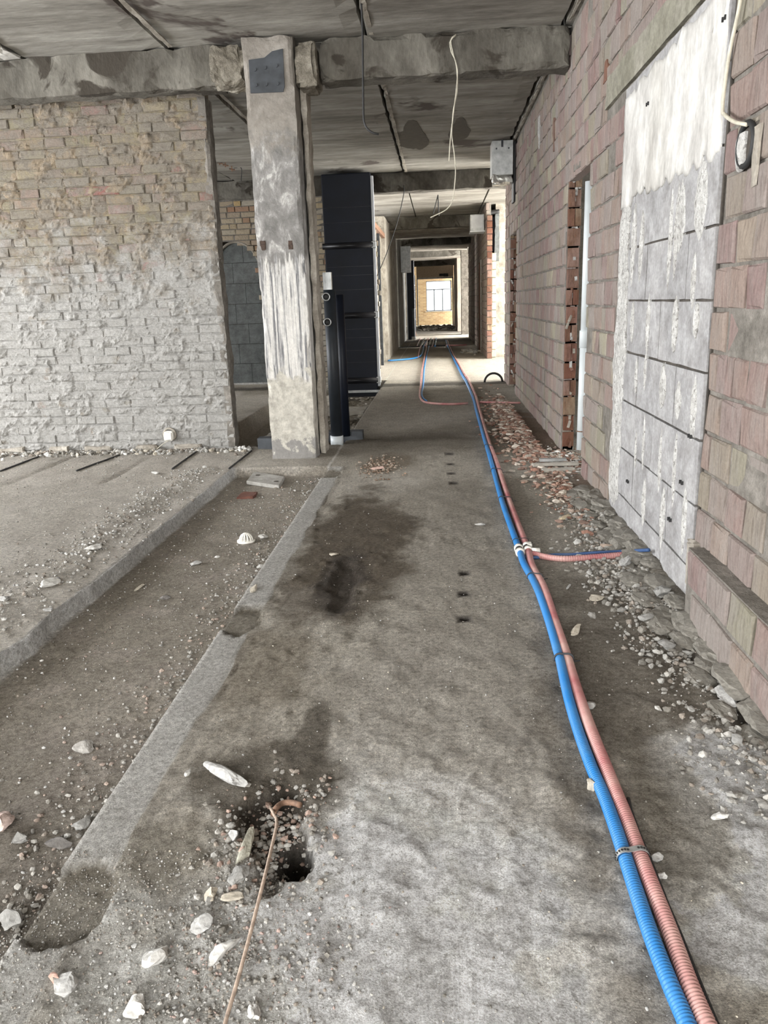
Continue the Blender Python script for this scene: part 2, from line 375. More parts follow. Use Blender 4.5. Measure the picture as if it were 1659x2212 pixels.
# ================================================================== FLOOR
def graded(a, b, step0, k, ref):
    out = [a]
    while out[-1] < b:
        out.append(out[-1] + max(step0, k * abs(out[-1] - ref)))
    out[-1] = b; return out
ys = [-4.0, -2.0, -0.5, 0.4] + graded(0.75, 16.0, 0.011, 0.0085, 0.0)[0:] + list(np.arange(16.6, 52.0, 0.6))
def snap(arr, vals, eps=0.004):
    arr = [a for a in arr if all(abs(a - v) > 0.012 for v in vals)]
    for v in vals: arr += [v - eps, v + eps]
    return sorted(arr)
ys = snap(ys, [6.93, 8.0, 14.88])
xs = list(np.arange(-9.0, -4.2, 0.3)) + list(np.arange(-4.2, -2.5, 0.04)) + list(np.arange(-2.5, -1.3, 0.02)) + list(np.arange(-1.3, 1.25, 0.0135)) + [1.27] + list(np.arange(1.3, 2.2, 0.06)) + list(np.arange(2.3, 6.01, 0.4))
xs = snap(xs, [-1.95, -1.05, -0.90])
xs = np.array(xs); ys = np.array(ys); nx, ny = len(xs), len(ys)
X, Y = np.meshgrid(xs, ys)

def bl(px, py, rx, ry, ang=0.0, z=0.0):
    c = P(px, py, z); ca, sa = math.cos(ang), math.sin(ang)
    dx, dy = X - c[0], Y - c[1]; u = (dx * ca + dy * sa) / rx; v = (-dx * sa + dy * ca) / ry
    w = (fbm(X * 4, Y * 4, 4, 31) - 0.5) * 1.1 + (fbm(X * 18, Y * 18, 3, 35) - 0.5) * 0.5
    d = np.sqrt(u * u + v * v) + w
    return np.clip((1.15 - d) / 0.4, 0, 1)
def blr(x, y, rx, ry, soft=0.35):
    w = (fbm(X * 3, Y * 3, 4, 57) - 0.5) * 1.0 + (fbm(X * 14, Y * 14, 3, 59) - 0.5) * 0.5
    d = np.sqrt(((X - x) / rx) ** 2 + ((Y - y) / ry) ** 2) + w
    return np.clip((1.1 - d) / soft, 0, 1)

trench = (X > -1.95) & (X < -1.05) & (Y < 6.93) & (Y > -5)
pit = (X > -2.6) & (X < -1.05) & (Y > 8.0) & (Y < 14.88)
strip = (X >= -1.05) & (X <= -0.90) & (Y < 6.9)
hz = (fbm(X * 1.6, Y * 1.6, 3, 3) - 0.5) * 0.020 + (fbm(X * 9, Y * 9, 4, 5) - 0.5) * 0.016
Hh = np.where(strip, hz * 0.12, hz)
Hh += np.where(~strip & (Y < 16), (np.clip(fbm(X * 22, Y * 22, 3, 8) - 0.55, 0, 1)) * 0.035 * np.clip(fbm(X * 1.5, Y * 1.5, 2, 9) * 2 - 0.6, 0, 1.2), 0)
Hh += np.where(~strip & (X > -1.3) & (X < 1.2), ((fbm(X * 30, Y * 30, 2, 81) - .5) * 0.008 + (np.clip(fbm(X * 13, Y * 13, 3, 84) - .52, 0, 1)) * 0.03) * np.clip((4.2 - Y) / 2.5, 0, 1), 0)
Hh += np.where(trench, -0.09 + 0.03 * np.clip((-1.2 - X) / -0.5, 0, 1) * 0, 0)
Hh += np.where(pit, -0.24, 0)
# chipped places of the smooth strip
chip = ((blr(-0.97, 3.35, 0.10, 0.16) + blr(-0.96, 1.52, 0.1, 0.16) + blr(-1.0, 6.65, 0.1, 0.2)) > 0.5)
Hh += np.where(chip & (X > -1.05) & (X < -0.86), -0.022 - 0.01 * fbm(X * 30, Y * 30, 2, 4), 0)
# rubble heave along the right wall, hole with the rod, dirt ridges on the left slab
hole = bl(590, 1790, 0.085, 0.2, 0.25); Hh -= hole * 0.05
hole2 = bl(640, 1850, 0.05, 0.07, 0.0); Hh -= hole2 * 0.09
Hh -= bl(745, 1255, 0.07, 0.34, 0.05) * 0.02
ridge = np.clip((X - 0.93 - 0.12 * fbm(Y * 2, Y * 0, 2, 6)) / 0.2, 0, 1) * np.clip((6.2 - Y) / 1.0, 0, 1)
Hh += np.where(X < 1.4, ridge * 0.05 * (0.5 + fbm(X * 9, Y * 9, 3, 21)), 0)
trench_r = np.exp(-((X - 1.03 + 0.1 * (fbm(Y * 1.3, Y * 0, 2, 61) - .5)) / 0.035) ** 2) * ((Y > 2.2) & (Y < 5.3)); Hh -= trench_r * 0.02
lr = np.exp(-((X + 2.28 - 0.06 * np.sin(Y * 2)) / 0.12) ** 2) * (Y < 7) * fbm(X * 8, Y * 8, 3, 41); Hh += lr * 0.03
for gx in (-3.0, -3.9): Hh -= np.exp(-((X - gx - 0.02 * np.sin(Y)) / 0.02) ** 2) * (Y < 8) * (Y > 6.4) * 0.02

base = np.stack([0.37 + 0 * X, 0.345 + 0 * X, 0.30 + 0 * X], -1)
def paint(mask, col, a=1.0):
    global base
    k = (np.clip(mask, 0, 1) * a)[..., None]; base = base * (1 - k) + np.array(col) * k
v1_ = fbm(X * 0.9, Y * 0.6, 5, 71); paint(np.clip((v1_ - 0.5) * 5, 0, 1), (0.25, 0.222, 0.18), 0.6)
v2_ = fbm(X * 1.4 + 9, Y * 0.8, 5, 77); paint(np.clip((v2_ - 0.54) * 6, 0, 1), (0.43, 0.405, 0.365), 0.55)
paint((X < -1.95) & (Y < 8), (0.40, 0.375, 0.34), 0.65)
paint(np.clip((fbm(X * 2.5, Y * 1.4, 5, 91) - .5) * 5, 0, 1) * (X < -1.95), (0.43, 0.405, 0.37), 0.7)
paint(blr(-2.9, 6.9, 1.6, 0.7), (0.42, 0.39, 0.35), 0.6)
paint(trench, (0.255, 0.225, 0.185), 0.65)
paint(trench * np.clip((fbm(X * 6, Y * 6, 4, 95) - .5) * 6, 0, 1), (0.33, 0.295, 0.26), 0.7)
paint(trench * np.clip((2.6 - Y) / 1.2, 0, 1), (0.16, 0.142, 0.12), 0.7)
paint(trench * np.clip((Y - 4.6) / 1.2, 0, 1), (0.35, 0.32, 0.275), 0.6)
paint(blr(0.0, 1.45, 0.75, 1.0, 0.7) * (X > -0.9), (0.55, 0.54, 0.515), 0.9)
paint(blr(-0.6, 1.25, 0.5, 0.5, 0.5) * (X > -1.04), (0.42, 0.42, 0.405), 0.8)
paint(blr(0.05, 2.5, 0.55, 0.9, 0.6), (0.40, 0.38, 0.345), 0.7)
paint(blr(0.1, 4.0, 0.5, 2.2, 0.6), (0.33, 0.305, 0.265), 0.6)
paint(blr(0.42, 1.9, 0.13, 0.95, 0.5), (0.23, 0.205, 0.17), 0.75)
paint(blr(0.85, 2.95, 0.42, 1.3, 0.5), (0.20, 0.178, 0.148), 0.8)
paint(blr(0.95, 1.75, 0.4, 0.45, 0.5), (0.50, 0.485, 0.455), 0.75)
paint(bl(1610, 1710, 0.24, 0.32), (0.66, 0.66, 0.65), 0.9)
paint(bl(1640, 1960, 0.2, 0.3), (0.56, 0.555, 0.53), 0.85)
paint(bl(850, 1900, 0.5, 0.5), (0.52, 0.515, 0.5), 0.7)
paint(bl(680, 1270, 0.2, 0.55), (0.17, 0.145, 0.115), 0.75)
paint(bl(1450, 1750, 0.14, 0.3), (0.22, 0.20, 0.165), 0.7)
paint(blr(-0.55, 4.7, 0.36, 1.35), (0.135, 0.112, 0.082), 0.93)
paint(bl(790, 1160, 0.26, 1.0), (0.15, 0.125, 0.095), 0.85)
paint(bl(740, 1250, 0.13, 0.45), (0.075, 0.062, 0.05), 0.9)
paint(bl(560, 1440, 0.24, 0.5), (0.24, 0.21, 0.165), 0.75)
paint(bl(560, 1700, 0.26, 0.22), (0.155, 0.135, 0.105), 0.85)
paint(bl(665, 1620, 0.055, 0.32), (0.15, 0.132, 0.105), 0.85)
paint(hole, (0.07, 0.06, 0.05), 0.9); paint(hole2, (0.03, 0.025, 0.02), 0.95)
paint(bl(330, 1850, 0.2, 0.18), (0.26, 0.24, 0.2), 0.6)
paint(strip & ~chip, (0.385, 0.378, 0.36), 0.97)
paint((X > -0.905) & (X < -0.86) & (Y < 6.9), (0.2, 0.18, 0.15), 0.35)
paint(np.abs(X + 1.05) < 0.012, (0.5, 0.49, 0.47), 0.7); paint(chip & (X > -1.05) & (X < -0.86), (0.2, 0.18, 0.145), 0.8)
paint(np.clip(1 - np.abs(Y - 8.3) / 0.55, 0, 1) * np.clip(fbm(X * 2, Y * 3, 3, 15) * 2 - 0.3, 0, 1) * (X > -2.4), (0.15, 0.13, 0.105), 0.75)
paint(bl(840, 1000, 0.22, 0.4), (0.2, 0.165, 0.12), 0.7)
paint(bl(1150, 930, 0.35, 1.5), (0.21, 0.145, 0.105), 0.8)
paint(bl(1240, 1050, 0.2, 0.6), (0.25, 0.17, 0.125), 0.7)
paint(bl(1180, 1010, 0.25, 0.5), (0.45, 0.43, 0.39), 0.7)
paint(ridge * (X < 1.4) * np.clip(fbm(X * 7, Y * 7, 3, 22) * 2.4 - 0.8, 0, 1), (0.14, 0.128, 0.112), 0.8)
paint(trench_r * (fbm(X * 9, Y * 9, 3, 5) > .45), (0.09, 0.08, 0.07), 0.8)
paint((np.abs(X + 1.95) < 0.02) & (Y < 7), (0.5, 0.5, 0.49), 0.9)
paint(pit, (0.33, 0.3, 0.255), 0.7)
paint(((Y > 14.5) & (Y < 20.4)).astype(float), (0.52, 0.49, 0.43), 0.75)  # bright bay floor painted paler, its daylight put into the colour
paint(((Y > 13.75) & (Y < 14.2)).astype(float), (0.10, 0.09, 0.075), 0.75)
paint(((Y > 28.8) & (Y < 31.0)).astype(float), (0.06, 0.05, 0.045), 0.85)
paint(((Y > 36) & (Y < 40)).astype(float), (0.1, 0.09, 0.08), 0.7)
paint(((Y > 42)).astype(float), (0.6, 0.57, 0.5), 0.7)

# jagged long edges
jag = (fbm(Y * 5, Y * 0 + 1, 4, 44) - 0.5) * 0.05 + 0.03 * np.clip((4 - Y) / 3, 0, 1) * -1
Xw = X + np.where(np.abs(X + 1.95) < 0.02, jag, 0)
jag2 = (fbm(Y * 6, Y * 0 + 3, 4, 45) - 0.5) * 0.05
Xw = Xw + np.where(np.abs(X + 0.90) < 0.02, jag2, 0)
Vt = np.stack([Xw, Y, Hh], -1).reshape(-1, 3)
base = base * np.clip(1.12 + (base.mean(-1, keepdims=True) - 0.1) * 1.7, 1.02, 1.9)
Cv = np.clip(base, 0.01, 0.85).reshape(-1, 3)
cellmask = np.ones((ny - 1, nx - 1), bool)
extraV, extraC, extraF = [], [], []
HOLES = [(1003, 1236, .024), (1002, 1281, .026), (1003, 1337, .026), (970, 980, .03), (973, 1003, .026), (974, 1024, .026), (979, 1043, .028)]
for hx, hy, hr in HOLES:
    c = P(hx, hy); i0 = np.searchsorted(xs, c[0] - hr * 1.5) - 1; i1 = np.searchsorted(xs, c[0] + hr * 1.5); j0 = np.searchsorted(ys, c[1] - hr * 1.5) - 1; j1 = np.searchsorted(ys, c[1] + hr * 1.5)
    if not cellmask[j0:j1, i0:i1].all(): continue
    cellmask[j0:j1, i0:i1] = False
    loop = [(j0, i) for i in range(i0, i1)] + [(j, i1) for j in range(j0, j1)] + [(j1, i) for i in range(i1, i0, -1)] + [(j, i0) for j in range(j1, j0, -1)]
    L = [j * nx + i for j, i in loop]; b = ny * nx + len(extraV); n = len(L)
    ccx = (xs[i0] + xs[i1]) / 2; ccy = (ys[j0] + ys[j1]) / 2; hz0 = float(Hh[j0, i0])
    for lev, (rr, zz, cc) in enumerate(((hr, hz0, 0.16), (hr * 0.96, hz0 - 0.012, 0.09), (hr * 0.9, hz0 - 0.12, 0.012))):
        for q in L:
            a = math.atan2(Vt[q][1] - ccy, Vt[q][0] - ccx); extraV.append((ccx + rr * math.cos(a), ccy + rr * math.sin(a), zz)); extraC.append((cc, cc * .9, cc * .8))
    for k in range(n):
        k2 = (k + 1) % n
        extraF.append((L[k], L[k2], b + k2, b + k)); extraF.append((b + k, b + k2, b + n + k2, b + n + k)); extraF.append((b + n + k, b + n + k2, b + 2 * n + k2, b + 2 * n + k))
    extraF.append(tuple(b + 2 * n + k for k in range(n)))
jj, ii = np.nonzero(cellmask); a = jj * nx + ii
Ff = np.stack([a, a + 1, a + nx + 1, a + nx], -1).tolist() + extraF
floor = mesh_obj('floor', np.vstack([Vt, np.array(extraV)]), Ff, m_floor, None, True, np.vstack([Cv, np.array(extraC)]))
floor['kind'] = 'structure'
def ground(x, y):
    i = min(max(int(np.searchsorted(xs, x)) - 1, 0), nx - 2); j = min(max(int(np.searchsorted(ys, y)) - 1, 0), ny - 2)
    tx = (x - xs[i]) / (xs[i + 1] - xs[i]); ty = (y - ys[j]) / (ys[j + 1] - ys[j])
    return float((Hh[j, i] * (1 - tx) + Hh[j, i + 1] * tx) * (1 - ty) + (Hh[j + 1, i] * (1 - tx) + Hh[j + 1, i + 1] * tx) * ty)

# ================================================================== CEILING
ceiling = mesh_obj('ceiling', *[(lambda m: (m.V, m.F))(MB().box(-9.2, 6.2, -4.2, 52, 3.93, 4.05))][0], m_dark); ceiling['kind'] = 'structure'
jx = [-9.2, -7.7, -5.9, -3.72, -2.38, -0.60, 1.10, 2.9, 4.7, 6.2]
BEAMS = [7.5, 14.85, 22.3, 29.0, 36.4, 43.8]
jy = [-4.2, 0.3] + BEAMS + [52]
jy[1] = 0.2
for a in range(len(jy) - 1):
    for b in range(len(jx) - 1):
        near = a <= 2 and -4 <= jx[b] <= 1.2
        z0 = 3.70 + random.uniform(-0.008, 0.012)
        V, F = rough_box(jx[b] + 0.014, jx[b + 1] - 0.014, jy[a] + (0.13 if a else 0), jy[a + 1] + 0.12, z0, 3.92, 0.16 if near else 1.2, 0.004, 0.018 if near else 0, a * 7 + b)
        p = mesh_obj('ceiling_panel', V, F, m_ceil, ceiling)
patch = MB()
for (cx, cy, sx, sy) in ((-0.33, 11.9, 0.2, 0.95), (0.32, 11.6, 0.14, 0.7)):
    n = 26; V = []; 
    for k in range(n):
        q = 2 * math.pi * k / n; rr = 1 + 0.14 * math.sin(3 * q + cx) + random.uniform(-.09, .09)
        V.append((cx + sx * rr * math.cos(q), cy + sy * rr * math.sin(q), 3.694))
    V2 = [(v[0], v[1], 3.71) for v in V]
    patch.add(V + V2, [tuple(range(n))[::-1]] + [(k, (k + 1) % n, n + (k + 1) % n, n + k) for k in range(n)])
pt = patch.build('damp_patch', concrete('damp_plaster', (0.10, 0.09, 0.08), (0.13, 0.118, 0.1), (0.17, 0.155, 0.13), 12, (1, 6, 1), 0.004).m, ceiling)
# joint fillets of mortar beside the gaps
for x, w in ((-0.60, 0.045), (-2.38, 0.05), (1.10, 0.03)):
    for y0, y1 in ((0.4, 7.45), (7.8, 14.8)):
        V, F = rough_box(x + 0.03, x + 0.03 + w, y0, y1, 3.688, 3.705, 0.12, 0.004, 0.01, x)
        mesh_obj('joint_mortar', V, F, m_rough, ceiling)

V, F = rough_box(-3.86, -3.70, 5.0, 7.45, 3.672, 3.70, 0.09, 0.012, 0.02, 12); mesh_obj('plaster_strip', V, F, m_whitesmooth, ceiling)
# ================================================================== BEAMS
def beam(y, x0, x1, d, zb, res, lab, seed, zt=3.705):
    V, F = rough_box(x0, x1, y, y + d, zb, zt, res, 0.008, 0.022, seed)
    o = mesh_obj('ceiling_beam', V, F, m_beam); tag(o, lab, 'beam', 'concrete beams across the corridor'); return o
beam(7.5, -9.2, -1.92, 0.26, 3.37, 0.08, 'stained concrete beam over the brick wall left of the near column', 1)
beam(7.5, -1.02, 1.165, 0.28, 3.37, 0.05, 'nearest concrete beam crossing the corridor right of the column', 2)
beam(14.85, -9.2, 6.2, 0.3, 3.38, 0.12, 'second concrete beam across the corridor above the bright bay', 3)
beam(22.3, -9.2, 6.2, 0.3, 3.38, 0.2, 'third concrete beam beyond the bright bay with whitish patches', 4)
beam(29.0, -9.2, 6.2, 0.3, 3.38, 0.3, 'fourth dark concrete beam far down the corridor', 5)
beam(36.4, -9.2, 6.2, 0.3, 3.38, 0.4, 'fifth concrete beam far down the corridor', 6)
beam(43.8, -9.2, 6.2, 0.3, 3.30, 0.4, 'farthest concrete beam close to the end window', 7)
for y0, y1, lab in ((22.62, 25.8, 'lowered pale slab soffit behind the third beam'), (29.32, 32.2, 'lowered slab soffit behind the fourth beam'), (36.72, 39.5, 'lowered slab soffit behind the fifth beam')):
    V, F = rough_box(-1.5, 1.14, y0, y1, 3.38, 3.6, 0.3, 0.006, 0.01, y0)
    o = mesh_obj('soffit_slab', V, F, m_rough); tag(o, lab, 'slab', 'lowered soffit slabs down the corridor')

# ================================================================== BLOCK / BRICK VARIANTS
def block_variant(seed, rough=0.02, chip=0.05):
    """unit block: x depth (front at x=-0.5), y width, z height; irregular chamfered front"""
    r = random.Random(seed); V = []; F = []
    def rect(x, s):
        b = len(V)
        for (yy, zz) in ((-.5, -.5), (.5, -.5), (.5, .5), (-.5, .5)):
            V.append((x, yy * s + r.uniform(-rough, rough), zz * s + r.uniform(-rough, rough)))
        return b
    a = rect(0.5, 1.0); b_ = rect(-0.38, 1.0); c = rect(-0.5, 0.93)
    for k in range(4):
        if r.random() < chip * 6: V[c + k] = (V[c + k][0] + r.uniform(0, .12), V[c + k][1] * r.uniform(.8, 1), V[c + k][2] * r.uniform(.8, 1))
    mid = len(V); V.append((-0.5 + r.uniform(-0.05, 0.03), r.uniform(-.15, .15), r.uniform(-.15, .15)))
    for k in range(4):
        k2 = (k + 1) % 4
        F.append((a + k, b_ + k, b_ + k2, a + k2)); F.append((b_ + k, c + k, c + k2, b_ + k2)); F.append((c + k, mid, c + k2))
    F.append((a, a + 1, a + 2, a + 3))
    return np.array(V), F
VARS = [block_variant(s, 0.022, 0.05) for s in range(18)]
def variant_meshes(tagname, mat):
    out = []
    for V, F in VARS:
        me = bpy.data.meshes.new(tagname); me.from_pydata([tuple(v) for v in V], [], F); me.update(); me.materials.append(mat); out.append(me)
    return out
VM_block = variant_meshes('clay_block', m_block); VM_lbrick = variant_meshes('wall_brick', m_lbrick); VM_red = variant_meshes('red_block', m_red)
def lay(pieces, name, meshes, mat, parent, face, limit=300, stuffname=None):
    """pieces: (centre, width, height, depth, protrusion); face: '-x' faces the corridor, '-y' faces the camera"""
    info = []
    for (c, w, h, d, pr, vi) in pieces:
        q = project(c); vis = 0
        if q and -60 < q[0] < 1719 and -60 < q[1] < 2272:
            vis = w * h / q[2] ** 2 * (abs(c[0]) / q[2] if face == '-x' else 1)
        info.append(vis)
    order = sorted(range(len(pieces)), key=lambda i: -info[i]); single = set(order[:limit]); rest = MB()
    for i, (c, w, h, d, pr, vi) in enumerate(pieces):
        if i in single:
            o = inst(name, meshes[vi], parent)
            if face == '-x': o.location = (c[0] + d / 2 - pr, c[1], c[2]); o.scale = (d, w, h)
            else: o.location = (c[0], c[1] + d / 2 - pr, c[2]); o.rotation_euler = (0, 0, math.pi / 2); o.scale = (d, w, h)
        else:
            V = VARS[vi][0] * np.array([d, w, h])
            if face == '-x': V = V + np.array([c[0] + d / 2 - pr, c[1], c[2]])
            else: V = np.stack([-V[:, 1] + c[0], V[:, 0] + c[1] + d / 2 - pr, V[:, 2] + c[2]], -1)
            rest.add(V, VARS[vi][1])
    if rest.V:
        r = rest.build(stuffname or (name + '_field'), mat, parent); r['kind'] = 'stuff'

def wall_core(name, x0, x1, y0, y1, z0, z1, mat, parent=None, res=None):
    if res: V, F = rough_box(x0, x1, y0, y1, z0, z1, res, 0.004)
    else: m = MB().box(x0, x1, y0, y1, z0, z1); V, F = m.V, m.F
    return mesh_obj(name, V, F, mat, parent)

# ================================================================== RIGHT WALL
XR, TW = 1.17, 0.12
wr = wall_core('wall_right', XR + 0.014, XR + TW - 0.01, 5.33, 6.40, -0.02, 3.70, m_mortar); wr['kind'] = 'structure'
for (y0, y1, z0, z1) in ((-4.0, 3.47, -0.02, 3.70), (3.47, 5.33, 2.66, 3.70), (6.40, 7.48, 2.49, 3.70), (7.48, 12.2, -0.02, 3.70), (12.2, 13.25, 2.45, 3.70), (13.25, 14.25, -0.02, 3.70)):
    wall_core('mortar_core', XR + 0.014, XR + TW - 0.01, y0, y1, z0, z1, m_mortar, wr)
pieces = []; ch = 0.1755; rr = random.Random(3)
for row in range(22):
    z0 = row * ch + 0.018 - 0.05; zc = z0 + ch / 2
    if zc > 3.72 or z0 < -0.06: continue
    y = -0.6 + rr.uniform(0, 0.25)
    while y < 14.2:
        w = rr.choice([0.12, 0.155, 0.175, 0.2, 0.25, 0.17, 0.08]) if y < 3.6 else rr.choice([0.25, 0.25, 0.13, 0.25, 0.12])
        a, b = y, y + w; y += w + 0.014
        segs = [(a, b)]
        def cut(segs, lo, hi):
            out = []
            for (p, q) in segs:
                if q <= lo or p >= hi: out.append((p, q)); continue
                if p < lo - 0.03: out.append((p, lo))
                if q > hi + 0.03: out.append((hi, q))
            return out
        if zc < 2.86 and zc > 2.66: segs = cut(segs, 3.05, 5.92)
        if zc < 2.66: segs = cut(segs, 3.48, 5.33)
        if zc < 2.49: segs = cut(segs, 6.40, 7.48); segs = cut(segs, 12.2, 13.25)
        for (p, q) in segs:
            if q > 14.25: q = 14.25
            if q - p < 0.03: continue
            if zc < 0.36 and q < 3.42: continue
            h = ch - 0.016; zz = zc
            if row * ch > 3.5: h = min(h, 3.70 - z0 - 0.01); zz = z0 + h / 2
            if h < 0.03: continue
            hollow = rr.random() < 0.02 or (2.84 < (p + q) / 2 < 3.0 and 1.22 < zc < 1.42) or (5.33 < (p + q) / 2 < 5.62 and 0.25 < zc < 0.75)
            pr = rr.uniform(-0.004, 0.005) - (0.045 if hollow else 0) - (0.012 if q < 3.4 and rr.random() < .2 else 0)
            pieces.append(((XR, (p + q) / 2, zz), q - p, h, 0.09, pr, rr.randrange(18)))
lay(pieces, 'clay_block', VM_block, m_block, wr, '-x', 296, 'clay_block_field')
# protruding base courses near the camera
pb = MB(); V, F = rough_box(1.10, XR + 0.05, -0.5, 3.34, -0.06, 0.345, 0.09, 0.004); core = mesh_obj('base_course_mortar', V, F, m_mortar, wr)
for row, (z0, z1) in enumerate(((0.0, 0.165), (0.18, 0.345))):
    y = 3.32 - (0.0 if row else 0.06)
    while y > -0.4:
        w = rr.choice([0.25, 0.2, 0.25, 0.28])
        o = inst('base_block', VM_block[rr.randrange(18)], wr, (1.085 + 0.045, y - w / 2, (z0 + z1) / 2), (0, 0, 0), (0.09, w - 0.012, z1 - z0 - 0.012)); y -= w
# concrete lintel
V, F = rough_box(XR - 0.012, XR + TW, 3.05, 5.90, 2.675, 2.86, 0.07, 0.003, 0.006, 3)
lin = mesh_obj('lintel', V, F, m_lintel, wr)
# door soffit fragments
V, F = rough_box(XR + 0.0, XR + TW, 6.41, 7.47, 2.47, 2.52, 0.1, 0.012, 0.01, 5); mesh_obj('opening_soffit', V, F, m_mortar, wr)
# broken red jamb of the doorway (far side) with ragged block cells
def jamb(y, x0, x1, zt, seed, name='jamb_block'):
    r = random.Random(seed); z = 0.03; wall_core('jamb_mortar', x0, x1, y + 0.02, y + 0.1, 0, zt, m_mortar, wr)
    while z < zt - 0.05:
        h = min(r.uniform(0.15, 0.185), zt - z)
        k = 2 if r.random() < 0.6 else 1; xa = x0
        for q in range(k):
            xb = x0 + (x1 - x0) * (q + 1) / k
            inst(name, VM_red[r.randrange(18)], wr, ((xa + xb) / 2, y + 0.03 - r.uniform(-0.012, 0.03), z + h / 2), (0, 0, math.pi / 2), (0.09, (xb - xa) * r.uniform(.85, .98), h - 0.015)); xa = xb
        for _ in range(2):
            V, F = rough_box(-.012, .012, -.01, .012, -.035, .035, 0.012, 0.007, 0.003, r.random() * 90)
            o = mesh_obj('mortar_flake', V, F, r.choice([m_white, m_rough, m_red]), wr); o.location = (r.uniform(x0 + .02, x1 - .02), y - 0.012, z + r.uniform(0.03, h)); o.rotation_euler = (r.uniform(-.5, .5), r.uniform(-.5, .5), 0)
        z += h
jamb(7.46, XR + 0.004, XR + TW, 2.47, 1); jamb(13.23, XR + 0.004, XR + TW, 2.43, 2)
# wire bits in the wall: small metal lug, torn red strip high up
for (yy, zz, hh) in ((9.6, 3.25, 0.35), (8.45, 3.0, 0.3), (5.95, 2.92, 0.14)):
    V, F = rough_box(XR - 0.012, XR + 0.02, yy - 0.05, yy + 0.05, zz - hh / 2, zz + hh / 2, 0.03, 0.012, 0.01, yy); mesh_obj('plaster_scab', V, F, m_white if yy > 9 else m_red, wr)

# junction hole with cable
jh = empty('junction_box_hole', (XR - 0.01, 3.22, 1.975)); tag(jh, 'ragged round electrical box hole with dark rim beside the white block infill', 'socket hole')
MB().ring((0, 0, 0), (1, 0, 0), 0.075, 0.012, 24, 8).build('rim', m_wire, jh, True)
V, F = rough_box(0.004, 0.03, -0.07, 0.07, -0.08, 0.08, 0.02, 0.012, 0.02, 4); mesh_obj('box_back', V, F, m_dark, jh)
V, F = rough_box(-0.012, 0.012, 0.0, 0.075, -0.09, 0.05, 0.014, 0.014, 0.012, 9); mesh_obj('plaster_plug', V, F, m_white, jh)
V, F = rough_box(0.002, 0.012, -0.13, -0.07, -0.16, 0.05, 0.02, 0.01, 0.01, 3); mesh_obj('plaster_smear', V, F, m_rough, jh)
cb = MB().tube(catmull([(1.15, 3.30, 2.75), (1.15, 3.37, 2.50), (1.15, 3.45, 2.337), (1.152, 3.487, 2.165), (1.15, 3.447, 2.126), (1.14, 3.30, 2.07), (1.15, 3.20, 2.04)], 0.03), 0.0075, 8)
tag(cb.build('hanging_cable', m_wirew, None, True), 'grey white cable running down the right wall into the round box hole', 'cable')

# ================================================================== AERATED BLOCK INFILL
inf = empty('wall_right_infill', (XR, 4.4, 0)); tag(inf, 'doorway bricked up with white aerated blocks and plaster in the right wall', None, None, 'structure')
inv = Matrix.Translation((-XR, -4.4, 0))
def loc(V): return [(v[0] - XR, v[1] - 4.4, v[2]) for v in V]
core = MB().box(XR + 0.010, XR + 0.1, 3.49, 5.31, 0.0, 2.66); mesh_obj('joint_mortar', loc(core.V), core.F, m_dark, inf)
rowsz = [(-0.02, 0.18), (0.19, 0.487), (0.499, 0.792), (0.804, 1.095), (1.107, 1.405), (1.417, 1.71), (1.722, 2.02), (2.03, 2.33), (2.34, 2.655)]
joints = [[4.0, 4.62], [3.94, 4.66], [4.29], [3.93, 4.68], [4.28, 5.02], [3.86, 4.6], [4.23, 4.95], [3.9, 4.6], [4.2]]
for (z0, z1), js in zip(rowsz, joints):
    e = [3.50] + js + [5.30]
    for a, b in zip(e[:-1], e[1:]):
        V, F = rough_box(XR - 0.002 + random.uniform(-.004, .004), XR + 0.09, a + 0.006, b - 0.006, z0 - 0.001, z1 + 0.001, 0.1, 0.0012, 0.003, a + z0)
        mesh_obj('aerated_block', loc(V), F, m_aac, inf)
def blob_sheet(name, yc, zc, ry, rz, th, mat, seed, n=22, sq=2.0, parent=inf):
    """irregular lumpy patch of plaster lying on the wall face"""
    r = random.Random(seed); V = []; F = []; rings = 4
    for k in range(rings):
        f = 1 - k / rings * 0.95
        for i in range(n):
            q = 2 * math.pi * i / n; c, s = math.cos(q), math.sin(q)
            rad = (abs(c) ** sq + abs(s) ** sq) ** (-1 / sq)
            jj = 1 + (r.uniform(-0.22, 0.16) if k == 0 else r.uniform(-.05, .05))
            V.append((-th * min(1, 0.15 + k * 0.6) * r.uniform(.5, 1.3), ry * f * rad * c * jj, rz * f * rad * s * (1 + (r.uniform(-.14, .1) if k == 0 else 0))))
    V.append((-th, 0, 0))
    for k in range(rings - 1):
        for i in range(n):
            i2 = (i + 1) % n; F.append((k * n + i, k * n + i2, (k + 1) * n + i2, (k + 1) * n + i))
    for i in range(n): F.append(((rings - 1) * n + i, (rings - 1) * n + (i + 1) % n, rings * n))
    b = len(V)
    for i in range(n): V.append((0.012, V[i][1], V[i][2]))
    for i in range(n): i2 = (i + 1) % n; F.append((i2, i, b + i, b + i2))
    V = [(x - 0.004, yy + yc - 4.4, zz + zc) for x, yy, zz in V]
    return mesh_obj(name, V, F, mat, parent, False)
